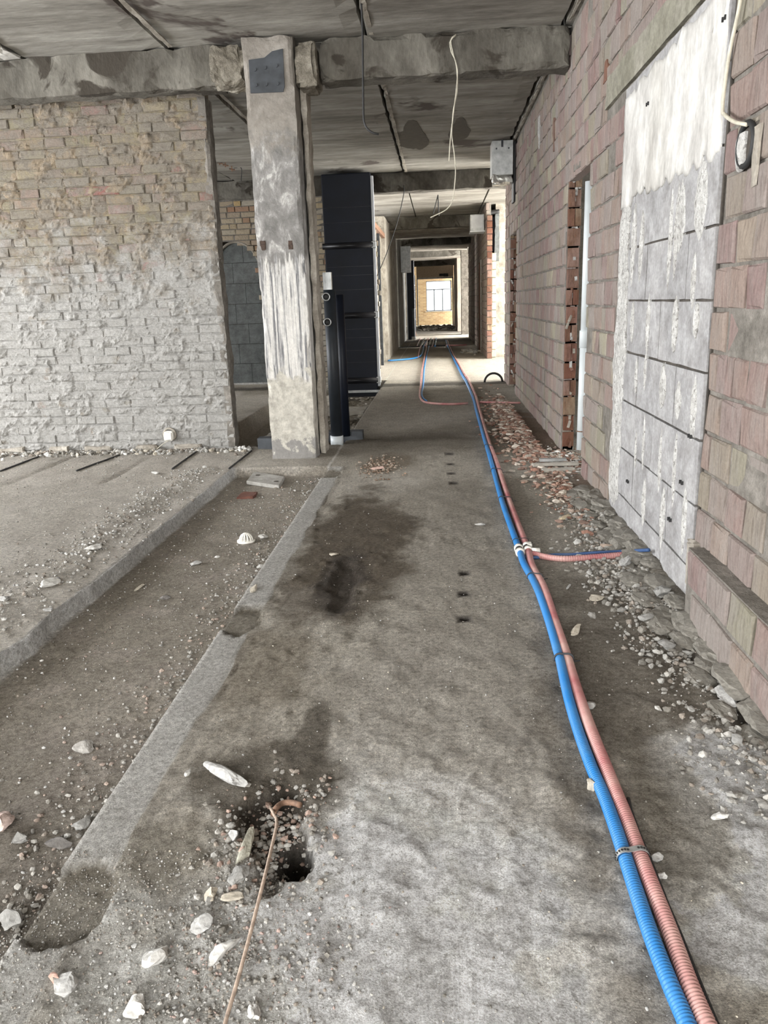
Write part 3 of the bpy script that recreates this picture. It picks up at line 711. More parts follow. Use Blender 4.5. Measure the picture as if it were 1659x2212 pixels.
# plaster sheet over the top
n = 60; top = []
V = []; F = []
gy, gz = 46, 24; rp = random.Random(5)
idx = -np.ones((gz, gy), int)
for k in range(gz):
    for i in range(gy):
        yy = 3.53 + (5.28 - 3.53) * i / (gy - 1)
        zb = 2.0 + 0.012 * math.sin(i * 1.7) + 0.10 * float(fbm(i * .45, 0, 3, 2) - .5) - 0.16 * max(0, (i - 36) / 10) * float(fbm(i * .4, 3, 2, 5))
        zt = 2.665 - 0.09 * float(fbm(i * .5, 8, 3, 6)) * (0.5 + i / 40)
        zz = zb + (zt - zb) * k / (gz - 1)
        V.append((-0.007 - 0.007 * float(fbm(i * .6, k * .6, 3, 9)), yy - 4.4 + (0.02 * (fbm(k * .9, 1, 2, 4) - .5) if i in (0, gy - 1) else 0), zz))
for k in range(gz - 1):
    for i in range(gy - 1): F.append((k * gy + i, (k + 1) * gy + i, (k + 1) * gy + i + 1, k * gy + i + 1))
b = len(V); per = [i for i in range(gy)] + [k * gy + gy - 1 for k in range(1, gz)] + [(gz - 1) * gy + i for i in range(gy - 2, -1, -1)] + [k * gy for k in range(gz - 2, 0, -1)]
for q in per: V.append((0.004, V[q][1], V[q][2]))
for k in range(len(per)): k2 = (k + 1) % len(per); F.append((per[k], per[k2], b + k2, b + k))
mesh_obj('plaster_sheet', V, F, m_whitesmooth, inf, True)
for i, (yc, zc, ry, rz) in enumerate([(3.72, 1.84, .12, .17), (4.0, 1.80, .1, .16), (4.16, 1.72, .045, .25), (4.06, 1.74, .05, .22), (4.74, 1.70, .06, .2), (4.93, 1.72, .07, .24), (3.75, 1.50, .05, .12), (4.5, 1.28, .05, .16), (4.0, 1.30, .06, .14), (4.86, 1.28, .05, .13), (3.68, 1.32, .05, .08), (4.14, 0.97, .085, .12), (4.7, 0.98, .045, .11), (4.5, 1.02, .035, .11), (3.86, 0.93, .07, .1), (3.62, 0.92, .06, .16), (4.45, 0.62, .035, .16), (4.10, 0.58, .045, .17), (3.84, 0.60, .045, .2), (4.0, 0.3, .06, .18), (3.64, 0.4, .05, .2), (4.38, 0.28, .06, .14), (4.62, 0.55, .03, .12)]):
    blob_sheet('adhesive_patch', yc, zc, ry * 0.72, rz, 0.006, m_white, i, sq=1.8)
for i, (zc, rz) in enumerate([(1.72, .3), (1.35, .32), (1.0, .3), (0.68, .3), (0.36, .28)]):
    blob_sheet('adhesive_patch', 5.16 - 0.02 * (i % 2), zc, .13 + .02 * (i % 3), rz, 0.013, m_white, 60 + i, 30, 3.5)
for (yy, zz) in ((3.62, 0.8), (3.70, 0.56), (3.85, 0.33), (4.75, 0.32), (3.56, 2.5), (4.72, 2.45)):
    k = MB().box(XR - 0.018, XR + 0.0, yy - 0.014, yy + 0.014, zz - 0.004, zz + 0.004).box(XR - 0.018, XR, yy - 0.018, yy - 0.012, zz - 0.009, zz + 0.009).box(XR - 0.018, XR, yy + 0.012, yy + 0.018, zz - 0.009, zz + 0.009)
    mesh_obj('anchor_clip', loc(k.V), k.F, m_wire, inf)
V, F = rough_box(XR - 0.02, XR + 0.08, 3.40, 3.53, 0.10, 0.34, 0.02, 0.02, 0.03, 2); mesh_obj('mortar_lump', loc(V), F, m_rough, inf)

# ================================================================== LEFT BRICK WALL
wlft = wall_core('wall_left', -9.0, -2.245, 8.066, 8.24, -0.03, 3.68, m_lbrick); wlft['kind'] = 'structure'
pieces = []; rl = random.Random(9); ph = 0.0925
for row in range(38):
    zc = row * ph + ph / 2; x = -2.235; first = True
    if rl.random() < .5: widths0 = 0.13
    else: widths0 = 0.265
    while x > -5.35:
        w = widths0 if first else rl.choice([0.265, 0.265, 0.13, 0.265, 0.2]); first = False
        dz = 0.006 * math.sin(x * 2 + row)
        pieces.append(((x - w / 2, 8.05, zc + dz), w, ph - 0.013, 0.1, rl.uniform(-0.010, 0.010) - (0.03 if rl.random() < .03 else 0), rl.randrange(18))); x -= w + 0.009
lay(pieces, 'wall_brick', VM_lbrick, m_lbrick, wlft, '-y', 298, 'wall_brick_field')
# mortar smeared over and between the bricks (relief sheet following the wall)
gx = np.arange(-5.4, -2.215, 0.022); gz_ = np.arange(0.0, 3.46, 0.022); GX, GZ = np.meshgrid(gx, gz_)
rel = fbm(GX * 7, GZ * 9, 4, 120, 0.6) ; rel2 = fbm(GX * 26, GZ * 26, 3, 130, 0.6)
rowj = np.abs(((GZ / ph) % 1) - 0.0); rowj = np.minimum(rowj, 1 - rowj)
hgt = (rel - 0.53) * 0.11 + (rel2 - 0.5) * 0.03 - 0.024 * np.exp(-(rowj / 0.11) ** 2)
YY = 8.052 - np.clip(hgt, -0.03, 0.024)
Vm = np.stack([GX, YY, GZ], -1).reshape(-1, 3); mx = len(gx); A = np.arange(len(gz_) - 1)[:, None] * mx + np.arange(mx - 1)[None]; A = A.ravel()
sm = mesh_obj('smeared_mortar', Vm, np.stack([A, A + 1, A + mx + 1, A + mx], -1).tolist(), m_lbrick, wlft, False); sm['kind'] = 'stuff'
V, F = rough_box(-2.30, -2.222, 8.045, 8.24, 0.0, 3.44, 0.05, 0.014, 0.015, 5); mesh_obj('wall_end_plaster', V, F, m_mortar, wlft)
# loosened plaster and gaps at its foot
for i, (x, w, dz) in enumerate([(-4.75, 0.3, 0), (-4.2, 0.22, 0.01), (-3.75, 0.3, 0), (-3.2, 0.25, 0.01), (-2.75, 0.3, 0)]):
    V, F = rough_box(x - w / 2, x + w / 2, 7.99, 8.05, -0.01, 0.045 + dz, 0.03, 0.018, 0.015, i); mesh_obj('foot_plaster', V, F, m_rough, wlft)
kb = empty('knotted_rag_plug', (-2.93, 8.0, 0.14)); tag(kb, 'white plastic plug sticking out at the foot of the left brick wall', 'plug')
V, F = rough_box(-0.05, 0.05, -0.03, 0.05, -0.05, 0.06, 0.02, 0.014, 0.02, 8); mesh_obj('plug_body', V, F, m_whitepl, kb)
MB().ring((0, 0.02, 0.02), (0, 1, 0), 0.065, 0.012, 18, 6).build('rim', m_rough, kb, True)
MB().tube(catmull([(0.02, -0.01, -0.03), (-0.06, -0.03, -0.07), (-0.14, -0.05, -0.13)], .03), 0.004, 6).build('string', m_wirew, kb)
kb.name = 'pipe_plug'

# ================================================================== BACK WALL with arched infill
wb = wall_core('wall_back', -9.0, -4.22, 14.92, 15.15, -0.02, 3.70, m_mortar); wb['kind'] = 'structure'
wall_core('mortar_core', -3.37, -1.2, 14.92, 15.15, -0.25, 3.70, m_mortar, wb); wall_core('mortar_core', -4.22, -3.37, 14.92, 15.15, 2.66, 3.70, m_mortar, wb)
def bb_material():
    m = M('yellow_back_brick', 0.95); r = m.rnd()
    c = m.ramp(r, [(0, (0.42, 0.34, 0.22)), (0.25, (0.36, 0.3, 0.23)), (0.5, (0.44, 0.37, 0.26)), (0.62, (0.33, 0.2, 0.13)), (0.8, (0.40, 0.36, 0.29)), (1, (0.45, 0.33, 0.17))])
    low = m.mr(m.math('ADD', m.z(), m.mr(m.noise(3, 5), 0.2, 0.8, -.5, .5)), 1.9, 1.5)
    c = m.mix(m.math('MULTIPLY', low, 0.55), c, (0.5, 0.48, 0.42)); m.color(c); m.bump(m.noise(24, 6, .7), 0.03, 0.7); return m.m
m_bb = bb_material(); VM_bb = variant_meshes('back_brick', m_bb)
pieces = []; rb = random.Random(4); ph2 = 0.099
for row in range(-2, 35):
    zc = row * ph2 + ph2 / 2; x = -4.6 + rb.uniform(0, .2)
    while x < -1.35:
        w = rb.choice([0.26, 0.13, 0.26]); xc = x + w / 2; x += w + 0.012
        if zc > 3.40: continue
        arch = 2.05 + math.sqrt(max(0, 0.43 ** 2 - (xc + 3.79) ** 2)) * 1.4 if abs(xc + 3.79) < 0.43 else (-9 if xc + 3.79 > 0 or True else 0)
        if abs(xc + 3.79) < 0.48 and zc < max(arch, 2.05): continue
        pieces.append(((xc, 14.91, zc), w, ph2 - 0.014, 0.09, rb.uniform(-.008, .01), rb.randrange(18)))
lay(pieces, 'wall_brick', VM_bb, m_bb, wb, '-y', 298, 'wall_brick_field')
# dark grey blockwork closing the arched opening
ai = empty('wall_back_infill', (-3.79, 14.95, 0)); tag(ai, 'dark grey blockwork closing a round headed opening behind the left wall', None, None, 'structure')
rows = 7
MB().box(-0.5, 0.5, 0.06, 0.13, -0.02, 2.68).build('backing', m_mortar, ai)
for r_ in range(rows):
    z0 = 0.03 + r_ * 0.375; z1 = z0 + 0.367
    e = [-0.44, (-0.1 if r_ % 2 else 0.12), 0.44]
    for a, b in zip(e[:-1], e[1:]):
        # polygon clipped to the arch outline
        pts = []
        N = 12
        tops = []
        for i in range(N + 1):
            xx = a + 0.003 + (b - a - 0.006) * i / N
            lim = 2.05 + math.sqrt(max(0, 1 - (xx / 0.44) ** 2)) * 0.58
            tops.append((xx, min(z1, lim)))
        if max(t[1] for t in tops) <= z0 + 0.02: continue
        tops = [(x_, max(z_, z0 + 0.004)) for x_, z_ in tops]
        V = [(tops[0][0], 0, z0), (tops[-1][0], 0, z0)] + [(x_, 0, z_) for x_, z_ in reversed(tops)]
        nV = len(V); V2 = [(v[0], 0.12, v[2]) for v in V]
        F = [tuple(range(nV))] + [((k + 1) % nV, k, nV + k, nV + (k + 1) % nV) for k in range(nV)]
        mesh_obj('grey_block', V + V2, F, m_greyblock, ai)
MB().tube([(0.45 * math.cos(t), -0.02, 2.05 + 0.60 * math.sin(t)) for t in np.linspace(0, math.pi, 20)], 0.022, 6).build('arch_rim', m_rough, ai)
MB().box(-0.46, 0.5, -0.03, 0.02, -0.02, 0.03).build('sill_strip', m_white, ai)

# ================================================================== COLUMN
colm = empty('concrete_column', (-1.43, 7.33, 0)); tag(colm, 'big square concrete column with peeling white paint and a steel plate near its top', 'column')
def lc(V, o): return [(v[0] - o[0], v[1] - o[1], v[2] - o[2]) for v in V]
V, F = rough_box(-1.665, -1.225, 7.33, 7.78, -0.03, 3.70, 0.036, 0.006, 0.016, 4, 5.0); mesh_obj('shaft', lc(V, (-1.43, 7.33, 0)), F, m_column, colm)
V = [(-1.615, 7.318, 3.26), (-1.325, 7.318, 3.255), (-1.31, 7.318, 3.30), (-1.305, 7.318, 3.59), (-1.40, 7.318, 3.575), (-1.47, 7.318, 3.53), (-1.61, 7.318, 3.52)]
V2 = [(a, 7.34, c) for a, b_, c in V]; nV = len(V)
MBp = MB(); MBp.add(lc(V + V2, (-1.43, 7.33, 0)), [tuple(range(nV))] + [((k + 1) % nV, k, nV + k, nV + (k + 1) % nV) for k in range(nV)])
plate = MBp.build('steel_plate', m_steel, colm); plate['label'] = 'dark steel plate bolted near the column top'
for (x, z) in ((-1.56, 3.32), (-1.47, 3.32), (-1.37, 3.32), (-1.56, 3.44), (-1.47, 3.45), (-1.37, 3.46)):
    MB().tube([(x + 1.43, -0.022, z), (x + 1.43, -0.008, z)], 0.014, 10).build('bolt_head', m_steel, plate)
for (x, z) in ((-1.60, 2.0), (-1.345, 1.99)):
    V, F = rough_box(x - .028, x + .028, 7.322, 7.345, z - .045, z + .05, 0.012, 0.01, 0.014, x); mesh_obj('chiselled_recess', lc(V, (-1.43, 7.33, 0)), F, m_recess, colm)
V, F = rough_box(-1.96, -1.68, 7.36, 7.72, 3.36, 3.66, 0.03, 0.035, 0.04, 8, 7.0)
o = mesh_obj('broken_concrete_lump', V, F, m_lump); tag(o, 'crumbling concrete lump at the beam end on the left of the column head', 'concrete lump', 'broken beam ends at the column head')
V, F = rough_box(-1.21, -1.03, 7.34, 7.72, 3.30, 3.65, 0.03, 0.016, 0.05, 18, 6.0)
o = mesh_obj('broken_concrete_lump', V, F, m_lump); tag(o, 'rounded concrete block on the right of the column head', 'concrete lump', 'broken beam ends at the column head')
V, F = rough_box(-1.215, -1.16, 7.55, 7.80, 0.0, 3.66, 0.05, 0.008, 0.012, 28, 6.0); mesh_obj('side_lining', lc(V, (-1.43, 7.33, 0)), F, m_rough, colm)

# ================================================================== BLACK DUCT, PIPES
D = (-1.59, 14.4, 0); du = empty('insulated_duct', (-1.59, 14.4, -0.25)); tag(du, 'tall black insulated duct with horizontal bands standing left of the corridor', 'duct')
def ld(m): return lc(m.V, (-1.59, 14.4, -0.25))
m = MB().box(-2.03, -1.165, 14.36, 14.80, -0.25, 3.66, 0.02); mesh_obj('duct_body', ld(m), m.F, m_black, du)
for z in (2.46, 1.25, 0.07):
    m = MB().tube([(-2.06, 14.35, z), (-1.15, 14.35, z)], 0.055, 14); mesh_obj('band', ld(m), m.F, m_blackband, du, True)
    m = MB().box(-1.18, -1.10, 14.31, 14.44, z - 0.06, z + 0.06, 0.015); mesh_obj('band_clip', ld(m), m.F, m_galv, du)
for z in (3.1, 2.85, 2.1, 1.95, 1.7, 1.0, 0.85, 0.62, 0.4):
    m = MB().box(-2.03, -1.165, 14.355, 14.362, z, z + 0.004); mesh_obj('wrap_seam', ld(m), m.F, m_blackband, du)
m = MB().box(-1.16, -1.125, 14.38, 14.42, -0.05, 3.6).box(-1.13, -1.118, 14.38, 14.46, -0.05, 3.6); mesh_obj('corner_angle', ld(m), m.F, m_alu, du)
m = MB()
m.box(-1.95, -1.08, 14.27, 14.33, -0.125, -0.118); m.box(-1.95, -1.08, 14.27, 14.275, -0.15, -0.105)
for k in range(22): m.box(-1.94 + k * 0.04, -1.925 + k * 0.04, 14.262, 14.27, -0.14, -0.115)
mesh_obj('perforated_bracket', ld(m), m.F, m_galv, du)

pp = empty('insulated_pipe_pair', (-1.12, 8.1, 0)); tag(pp, 'black insulated vertical pipe with two round stub ends beside the column', 'pipe')
MB().tube([(0, 0, 0.08), (0, 0, 1.6)], 0.062, 24).build('main_pipe', m_dpipe, pp, True)
MB().tube([(0.085, 0.14, 0.06), (0.085, 0.14, 1.55)], 0.045, 20).build('rear_pipe', m_black, pp, True)
MB().box(-0.055, 0.03, -0.03, 0.04, 1.58, 1.77).box(-0.045, 0.02, -0.036, -0.03, 1.58, 1.77).box(-0.04, -0.035, -0.04, -0.035, 1.58, 1.77).box(0.01, 0.015, -0.04, -0.035, 1.58, 1.77).build('profile_top', m_galv, pp)
for z in (1.53, 1.28):
    MB().tube([(-0.02, -0.105, z), (-0.02, -0.05, z)], 0.034, 20).build('stub', m_wire, pp, True)
    MB().ring((-0.02, -0.105, z), (0, 1, 0), 0.036, 0.006, 24, 6).build('stub_ring', m_galv, pp, True)
MB().tube([(0, 0, -0.02), (0, 0, 0.09)], 0.07, 20).build('foot_collar', m_pvc, pp, True)
MB().box(0.0, 0.03, 0.05, 0.09, 1.50, 1.60).build('bracket', m_galv, pp)
ch_ = MB().box(-1.52, -0.86, 8.30, 8.42, -0.02, 0.10).box(-1.52, -0.86, 8.285, 8.30, 0.085, 0.10).box(-1.52, -0.86, 8.285, 8.30, -0.02, -0.005)
tag(ch_.build('steel_channel', m_steel), 'dark steel channel lying across the floor pit behind the black pipe', 'steel channel')
ch_ = MB().box(-1.93, -1.68, 7.85, 7.98, -0.02, 0.12); tag(ch_.build('steel_block', m_steel), 'dark steel block on the floor left of the column foot', 'steel block')

V, F = rough_box(-1.95, -1.10, 10.9, 11.5, -0.10, -0.045, 0.12, 0.006, 0.012, 3); tag(mesh_obj('plank', V, F, m_wood), 'grey plank laid across the pit in front of the black duct', 'plank')
V, F = rough_box(-0.11, 0.11, -1.1, 1.0, -0.03, 0.03, 0.12, 0.006, 0.01, 6); o = mesh_obj('plank', V, F, m_wood); o.location = (-1.93, 12.6, -0.12); o.rotation_euler = (0, 0, -0.06); tag(o, 'narrow plank running lengthwise in the pit left of the black duct', 'plank')
V, F = rough_box(-2.2, -1.45, 9.3, 9.8, -0.16, -0.10, 0.12, 0.008, 0.012, 4); tag(mesh_obj('plank', V, F, m_wood), 'pale board in the pit just behind the black pipe', 'plank')

# white plastic pipe in the doorway
wp = empty('plastic_pipe', (1.345, 7.38, 0)); tag(wp, 'tall white plastic drain pipe standing in the doorway of the right wall', 'pipe')
MB().tube([(0, 0, 0.02), (0, 0, 1.1)], 0.043, 24).build('lower_pipe', m_pvc, wp, True)
MB().tube([(0, 0, 1.05), (0, 0, 2.42)], 0.040, 24).build('upper_pipe', m_pvc, wp, True)
MB().tube([(0, 0, 0.98), (0, 0, 1.12), (0, 0, 1.14)], 0.049, 24).build('socket_joint', m_pvc, wp, True)
MB().ring((0, 0, 0.2), (0, 0, 1), 0.046, 0.006, 24, 6).build('wire_tie', m_rust, wp, True)

# galvanised ducts
gd = empty('galvanised_duct', (0.98, 12.55, 3.4)); tag(gd, 'galvanised duct stub hanging under the ceiling beside the right wall', 'duct')
MB().box(-0.165, 0.145, -0.2, 0.2, -0.18, 0.29, 0.004).build('duct_casing', m_galv, gd)
V, F = rough_box(-0.14, 0.135, -0.215, 0.17, -0.29, -0.17, 0.035, 0.018, 0.03, 3, 12); mesh_obj('foil_end', V, F, plain('crumpled_foil', (0.6, 0.6, 0.56), 0.3, 0.7, 0.2, 20), gd)
for x in (-0.1, 0.08): MB().tube([(x, -0.205, 0.18), (x, -0.215, 0.18)], 0.012, 8).build('rivet', m_steel, gd)
MB().box(-0.03, 0.0, -0.21, -0.2, 0.2, 0.3).build('hanger', m_steel, gd)
MB().box(0.16, 0.185, -0.15, 0.15, -0.55, 0.28).build('shaded_gap_strip', m_wire, gd)  # black strip put in for the shaded gap right of the duct
o = empty('galvanised_duct', (0.98, 20.6, 3.1)); tag(o, 'smaller galvanised duct stub in front of the third beam', 'duct')
MB().box(-0.17, 0.17, -0.3, 0.3, 0.0, 0.38).build('duct_casing', m_galv, o); MB().box(-0.14, 0.14, -0.31, -0.3, 0.06, 0.36).build('duct_panel', m_alu, o); MB().box(-0.18, 0.19, -0.33, 0.3, -0.03, 0.0).build('bottom_flange', m_alu, o)
o = empty('galvanised_duct', (-1.12, 28.0, 2.45)); tag(o, 'galvanised duct box on the left side far down the corridor', 'duct')
MB().box(-0.16, 0.16, -0.3, 0.3, 0.0, 0.85).build('duct_casing', m_galv, o); MB().box(-0.17, -0.14, -0.33, -0.3, 0.0, 0.85).build('corner_angle', m_alu, o)

# ================================================================== FAR BAYS
def slabwall(name, x0, x1, y0, y1, z0, z1, mat, res=0.4, amp=0.01):
    V, F = rough_box(x0, x1, y0, y1, z0, z1, res, amp, 0.012, x0 + y0); o = mesh_obj(name, V, F, mat); o['kind'] = 'structure'; return o
slabwall('wall_left_middle', -1.65, -1.33, 20.3, 25.5, -0.02, 3.55, m_rough)
slabwall('wall_left_far', -1.62, -1.30, 25.7, 31.2, -0.02, 3.55, concrete('grey_far_plaster', (0.22, 0.22, 0.21), (0.3, 0.3, 0.29), (0.4, 0.39, 0.37), 1.5).m)
for i, (x, y, w, mt, lab) in enumerate([(-1.40, 17.7, 0.05, m_rough, 'pale vertical door post just right of the black duct'), (-1.40, 18.7, 0.05, m_steel, 'grey steel door post behind the black duct')]):
    q = MB().box(x - w, x + w, y - 0.05, y + 0.05, -0.01, 3.0); tag(q.build('door_post', mt), lab, 'door post', 'door posts beside the duct')
V, F = rough_box(-1.55, -1.40, 19.2, 20.25, 0, 3.3, 0.15, 0.03, 0.03, 6); tag(mesh_obj('wall_stub', V, F, m_lump), 'ragged broken wall end behind the door posts', 'wall stub')
V, F = rough_box(-0.06, 0.06, -1.6, 1.6, -0.05, 0.05, 0.3, 0.004); o = mesh_obj('timber_beam', V, F, plain('orange_timber', (0.2, 0.11, 0.07), 0.8)); o.location = (-1.38, 18.6, 3.06); tag(o, 'reddish timber piece above the door posts beside the black duct', 'timber')
# yellow lit blocks and column on the right of the bright bay
wm = slabwall('wall_right_middle', 1.185, 1.30, 19.80, 31.6, -0.02, 3.70, m_mortar)
pieces = []; rf = random.Random(8)
for row in range(21):
    zc = row * ch + ch / 2; y = 19.76 + rf.uniform(0, .1); h = ch - 0.016
    if zc > 3.6: continue
    while y < 31.5:
        w = rf.choice([0.25, 0.25, 0.13]) * (1 if y < 24 else 2)
        if not (zc < 2.5 and 22.1 < y + w / 2 < 23.0): pieces.append(((1.17, y + w / 2, zc), w, h, 0.08, rf.uniform(-.004, .004), rf.randrange(18)))
        y += w + 0.014
lay(pieces, 'clay_block', VM_block, m_block, wm, '-x', 296, 'clay_block_field')
MB().box(1.162, 1.19, 22.1, 22.45, 0, 2.5).build('white_reveal', m_whitesmooth, wm); MB().box(1.155, 1.19, 22.5, 23.0, 0, 2.45).build('brown_reveal', m_red, wm)
r = random.Random(12); z = 0.0
while z < 3.3:
    h = r.uniform(0.12, 0.19)
    inst('jamb_block', VM_red[r.randrange(18)], wm, (1.25, 19.76 + r.uniform(-.015, .015), z + h / 2), (0, 0, math.pi / 2), (0.09, 0.14 * r.uniform(.85, 1), h - 0.014)); z += h
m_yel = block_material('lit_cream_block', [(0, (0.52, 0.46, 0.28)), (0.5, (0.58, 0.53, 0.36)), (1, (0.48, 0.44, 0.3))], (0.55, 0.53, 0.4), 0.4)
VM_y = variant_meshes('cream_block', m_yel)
ws = slabwall('wall_stub_right', 1.34, 1.42, 20.06, 20.3, -0.02, 2.55, m_mortar, 0.2)
for k in range(13): inst('cream_block', VM_y[k], ws, (1.375, 20.04, 0.02 + k * 0.195 + 0.09), (0, 0, math.pi / 2), (0.06, 0.11, 0.18))
V, F = rough_box(1.43, 1.88, 20.2, 20.65, -0.02, 3.70, 0.09, 0.008, 0.012, 33); tag(mesh_obj('concrete_column', V, F, m_rough), 'brightly lit pale column on the right beyond the brick wall end', 'column')
V, F = rough_box(1.40, 1.52, 20.15, 20.2, 2.35, 3.5, 0.1, 0.02, 0.02, 35); tag(mesh_obj('grey_patch', V, F, m_greyblock), 'dark grey cement patch hanging on the lit column', 'plaster patch')
tag(MB().box(1.33, 1.42, 20.3, 20.5, 2.6, 3.4).build('duct_section', m_black), 'black duct section in the gap above the cream blocks', 'duct')
q = MB().tube(catmull([(1.5, 20.0, 3.5), (1.3, 20.0, 3.48), (1.22, 20.0, 3.42), (1.22, 20.0, 3.2)], .05), 0.05, 12); tag(q.build('black_elbow', m_wire, None, True), 'black pipe elbow under the ceiling above the brick wall end', 'pipe')
slabwall('wall_right_pillar', 0.97, 1.3, 34.3, 35.2, -0.02, 3.5, m_mortar); 
wfr = slabwall('wall_right_far', 0.885, 1.3, 38.2, 47.3, -0.02, 3.5, m_block)
for i, (y, x, lab) in enumerate([(31.3, -1.10, 'black insulated duct far down the left side of the corridor')]):
    e = empty('insulated_duct', (x, y, 0)); tag(e, lab, 'duct')
    MB().box(-0.14, 0.14, -0.15, 0.5, 0.0, 3.0).build('duct_body', m_black, e); MB().box(-0.17, -0.13, -0.2, -0.15, 0.0, 3.0).build('corner_angle', m_alu, e); MB().tube([(0.09, -0.2, 0.02), (0.09, -0.2, 1.2)], 0.06, 12).build('pipe', m_steel, e); MB().tube([(0.09, -0.2, -0.01), (0.09, -0.2, 0.12)], 0.09, 12).build('foot_collar', m_white, e)
e = empty('ribbed_duct', (-1.28, 39, 0)); tag(e, 'dark duct with pale rungs like a ladder near the end of the corridor', 'duct')
MB().box(-0.3, 0.13, 0, 0.5, -0.01, 2.7).build('duct_body', m_steel, e)
for z in (0.6, 1.1, 1.55, 1.9, 2.2): MB().box(-0.28, 0.13, -0.05, 0.0, z, z + 0.05).build('band', m_galv, e)
q = MB().tube([(-1.05, 34.5, 0.02), (-1.2, 35.2, 0.75)], 0.05, 8); tag(q.build('leaning_pipe', m_rust, None, True), 'short rusty pipe leaning at the foot of the far ducts', 'pipe')
# yellow brick frame and end wall
m_yb = M('far_yellow_brick', 0.95); bt = m_yb.n.new('ShaderNodeTexBrick'); mp = m_yb.n.new('ShaderNodeMapping'); mp.inputs['Rotation'].default_value = (math.pi / 2, 0, 0); m_yb.put(mp.inputs[0], m_yb.pos); m_yb.put(bt.inputs[0], mp.outputs[0])
bt.inputs['Scale'].default_value = 1; bt.inputs['Brick Width'].default_value = 0.26; bt.inputs['Row Height'].default_value = 0.09; bt.inputs['Mortar Size'].default_value = 0.008
bt.inputs['Color1'].default_value = (0.5, 0.36, 0.2, 1); bt.inputs['Color2'].default_value = (0.36, 0.24, 0.13, 1); bt.inputs['Mortar'].default_value = (0.45, 0.4, 0.32, 1)
m_yb.color(bt.outputs[0]); m_yb = m_yb.m
we = MB().box(-1.7, 1.7, 50.0, 50.3, -0.02, 0.84).box(-1.7, -0.79, 50.0, 50.3, 0.84, 2.66).box(0.80, 1.7, 50.0, 50.3, 0.84, 2.66).box(-1.7, 1.7, 50.0, 50.3, 2.66, 3.6).build('wall_end', m_yb); we['kind'] = 'structure'
wf = MB().box(-1.30, -1.24, 47.3, 47.6, 0, 2.78).box(0.80, 0.88, 47.3, 47.6, 0, 2.78).box(-1.3, 0.88, 47.3, 47.6, 2.72, 2.82).build('trim_1', m_whitesmooth); wf['kind'] = 'structure'
wh = MB().box(-1.3, 0.88, 47.3, 47.6, 2.83, 3.5).build('wall_header', plain('peach_plaster', (0.5, 0.4, 0.3), 0.9)); wh['kind'] = 'structure'
win = MB().box(-0.79, -0.74, 50.05, 50.12, 0.84, 2.66).box(0.73, 0.80, 50.05, 50.12, 0.84, 2.66).box(-0.79, 0.80, 50.05, 50.12, 2.61, 2.66).box(-0.79, 0.80, 50.05, 50.12, 0.84, 0.90).box(-0.79, 0.80, 50.0, 50.14, 2.11, 2.18).box(-0.33, -0.25, 50.0, 50.14, 0.9, 2.15).box(0.19, 0.27, 50.0, 50.14, 0.9, 2.15).build('window_1', plain('grey_window_frame', (0.16, 0.18, 0.21), 0.5)); win['kind'] = 'structure'
for (a, b, c, d) in ((-.74, .75, 2.17, 2.61), (-.74, -.31, .9, 2.13), (-.26, .2, .9, 2.13), (.25, .75, .9, 2.13)):
    MB().box(a, b, 50.08, 50.09, c, d).build('pane', m_glass, win)
q = MB().box(-0.86, 0.86, 49.93, 50.1, 0.80, 0.84).build('window_sill', m_whitesmooth, win)
# outer shell, outside the frame: left, rear and right outer walls with window bands
for nm, b in (('wall_outer_left', (-9.2, -9.0, -4.2, 52)), ('wall_outer_right', (6.0, 6.2, -4.2, 52))):
    q = MB().box(*b, -0.3, 0.9).box(*b, 3.1, 4.0)
    yy = -4.2
    if nm.endswith('left'):
        for y0, y1 in ((-4.2, -0.8), (8.6, 9.2), (13.4, 16.4), (20.6, 24.4), (29.6, 52)): q.box(b[0], b[1], y0, y1, 0.9, 3.1)
    else:
        for y0, y1 in ((-4.2, 5.5), (8.6, 14.8), (19.8, 31.4), (36.6, 45.6), (49.4, 52)): q.box(b[0], b[1], y0, y1, 0.9, 3.1)
    o = q.build(nm, m_rough); o['kind'] = 'structure'
q = MB().box(-9.2, 6.2, -4.2, -4.0, -0.3, 0.8).box(-9.2, 6.2, -4.2, -4.0, 3.2, 4.0).box(-9.2, -4.6, -4.2, -4.0, .8, 3.2).box(2.2, 6.2, -4.2, -4.0, .8, 3.2); o = q.build('wall_rear', m_rough); o['kind'] = 'structure'
q = MB().box(-9.2, -1.7, 50, 50.3, -0.3, 4).box(1.7, 6.2, 50, 50.3, -0.3, 4); o = q.build('wall_far_outer', m_rough); o['kind'] = 'structure'
q = MB().box(XR + TW, 6.0, 14.1, 14.25, 0, 3.7).box(1.9, 6.0, 20.3, 20.5, 0, 3.7); o = q.build('wall_right_room_partition', m_rough); o['kind'] = 'structure'
q = MB().box(-9.0, -1.62, 31.0, 31.2, 0, 3.7).box(1.3, 6.0, 31.4, 31.6, 0, 3.7); o = q.build('wall_far_partition', m_rough); o['kind'] = 'structure'

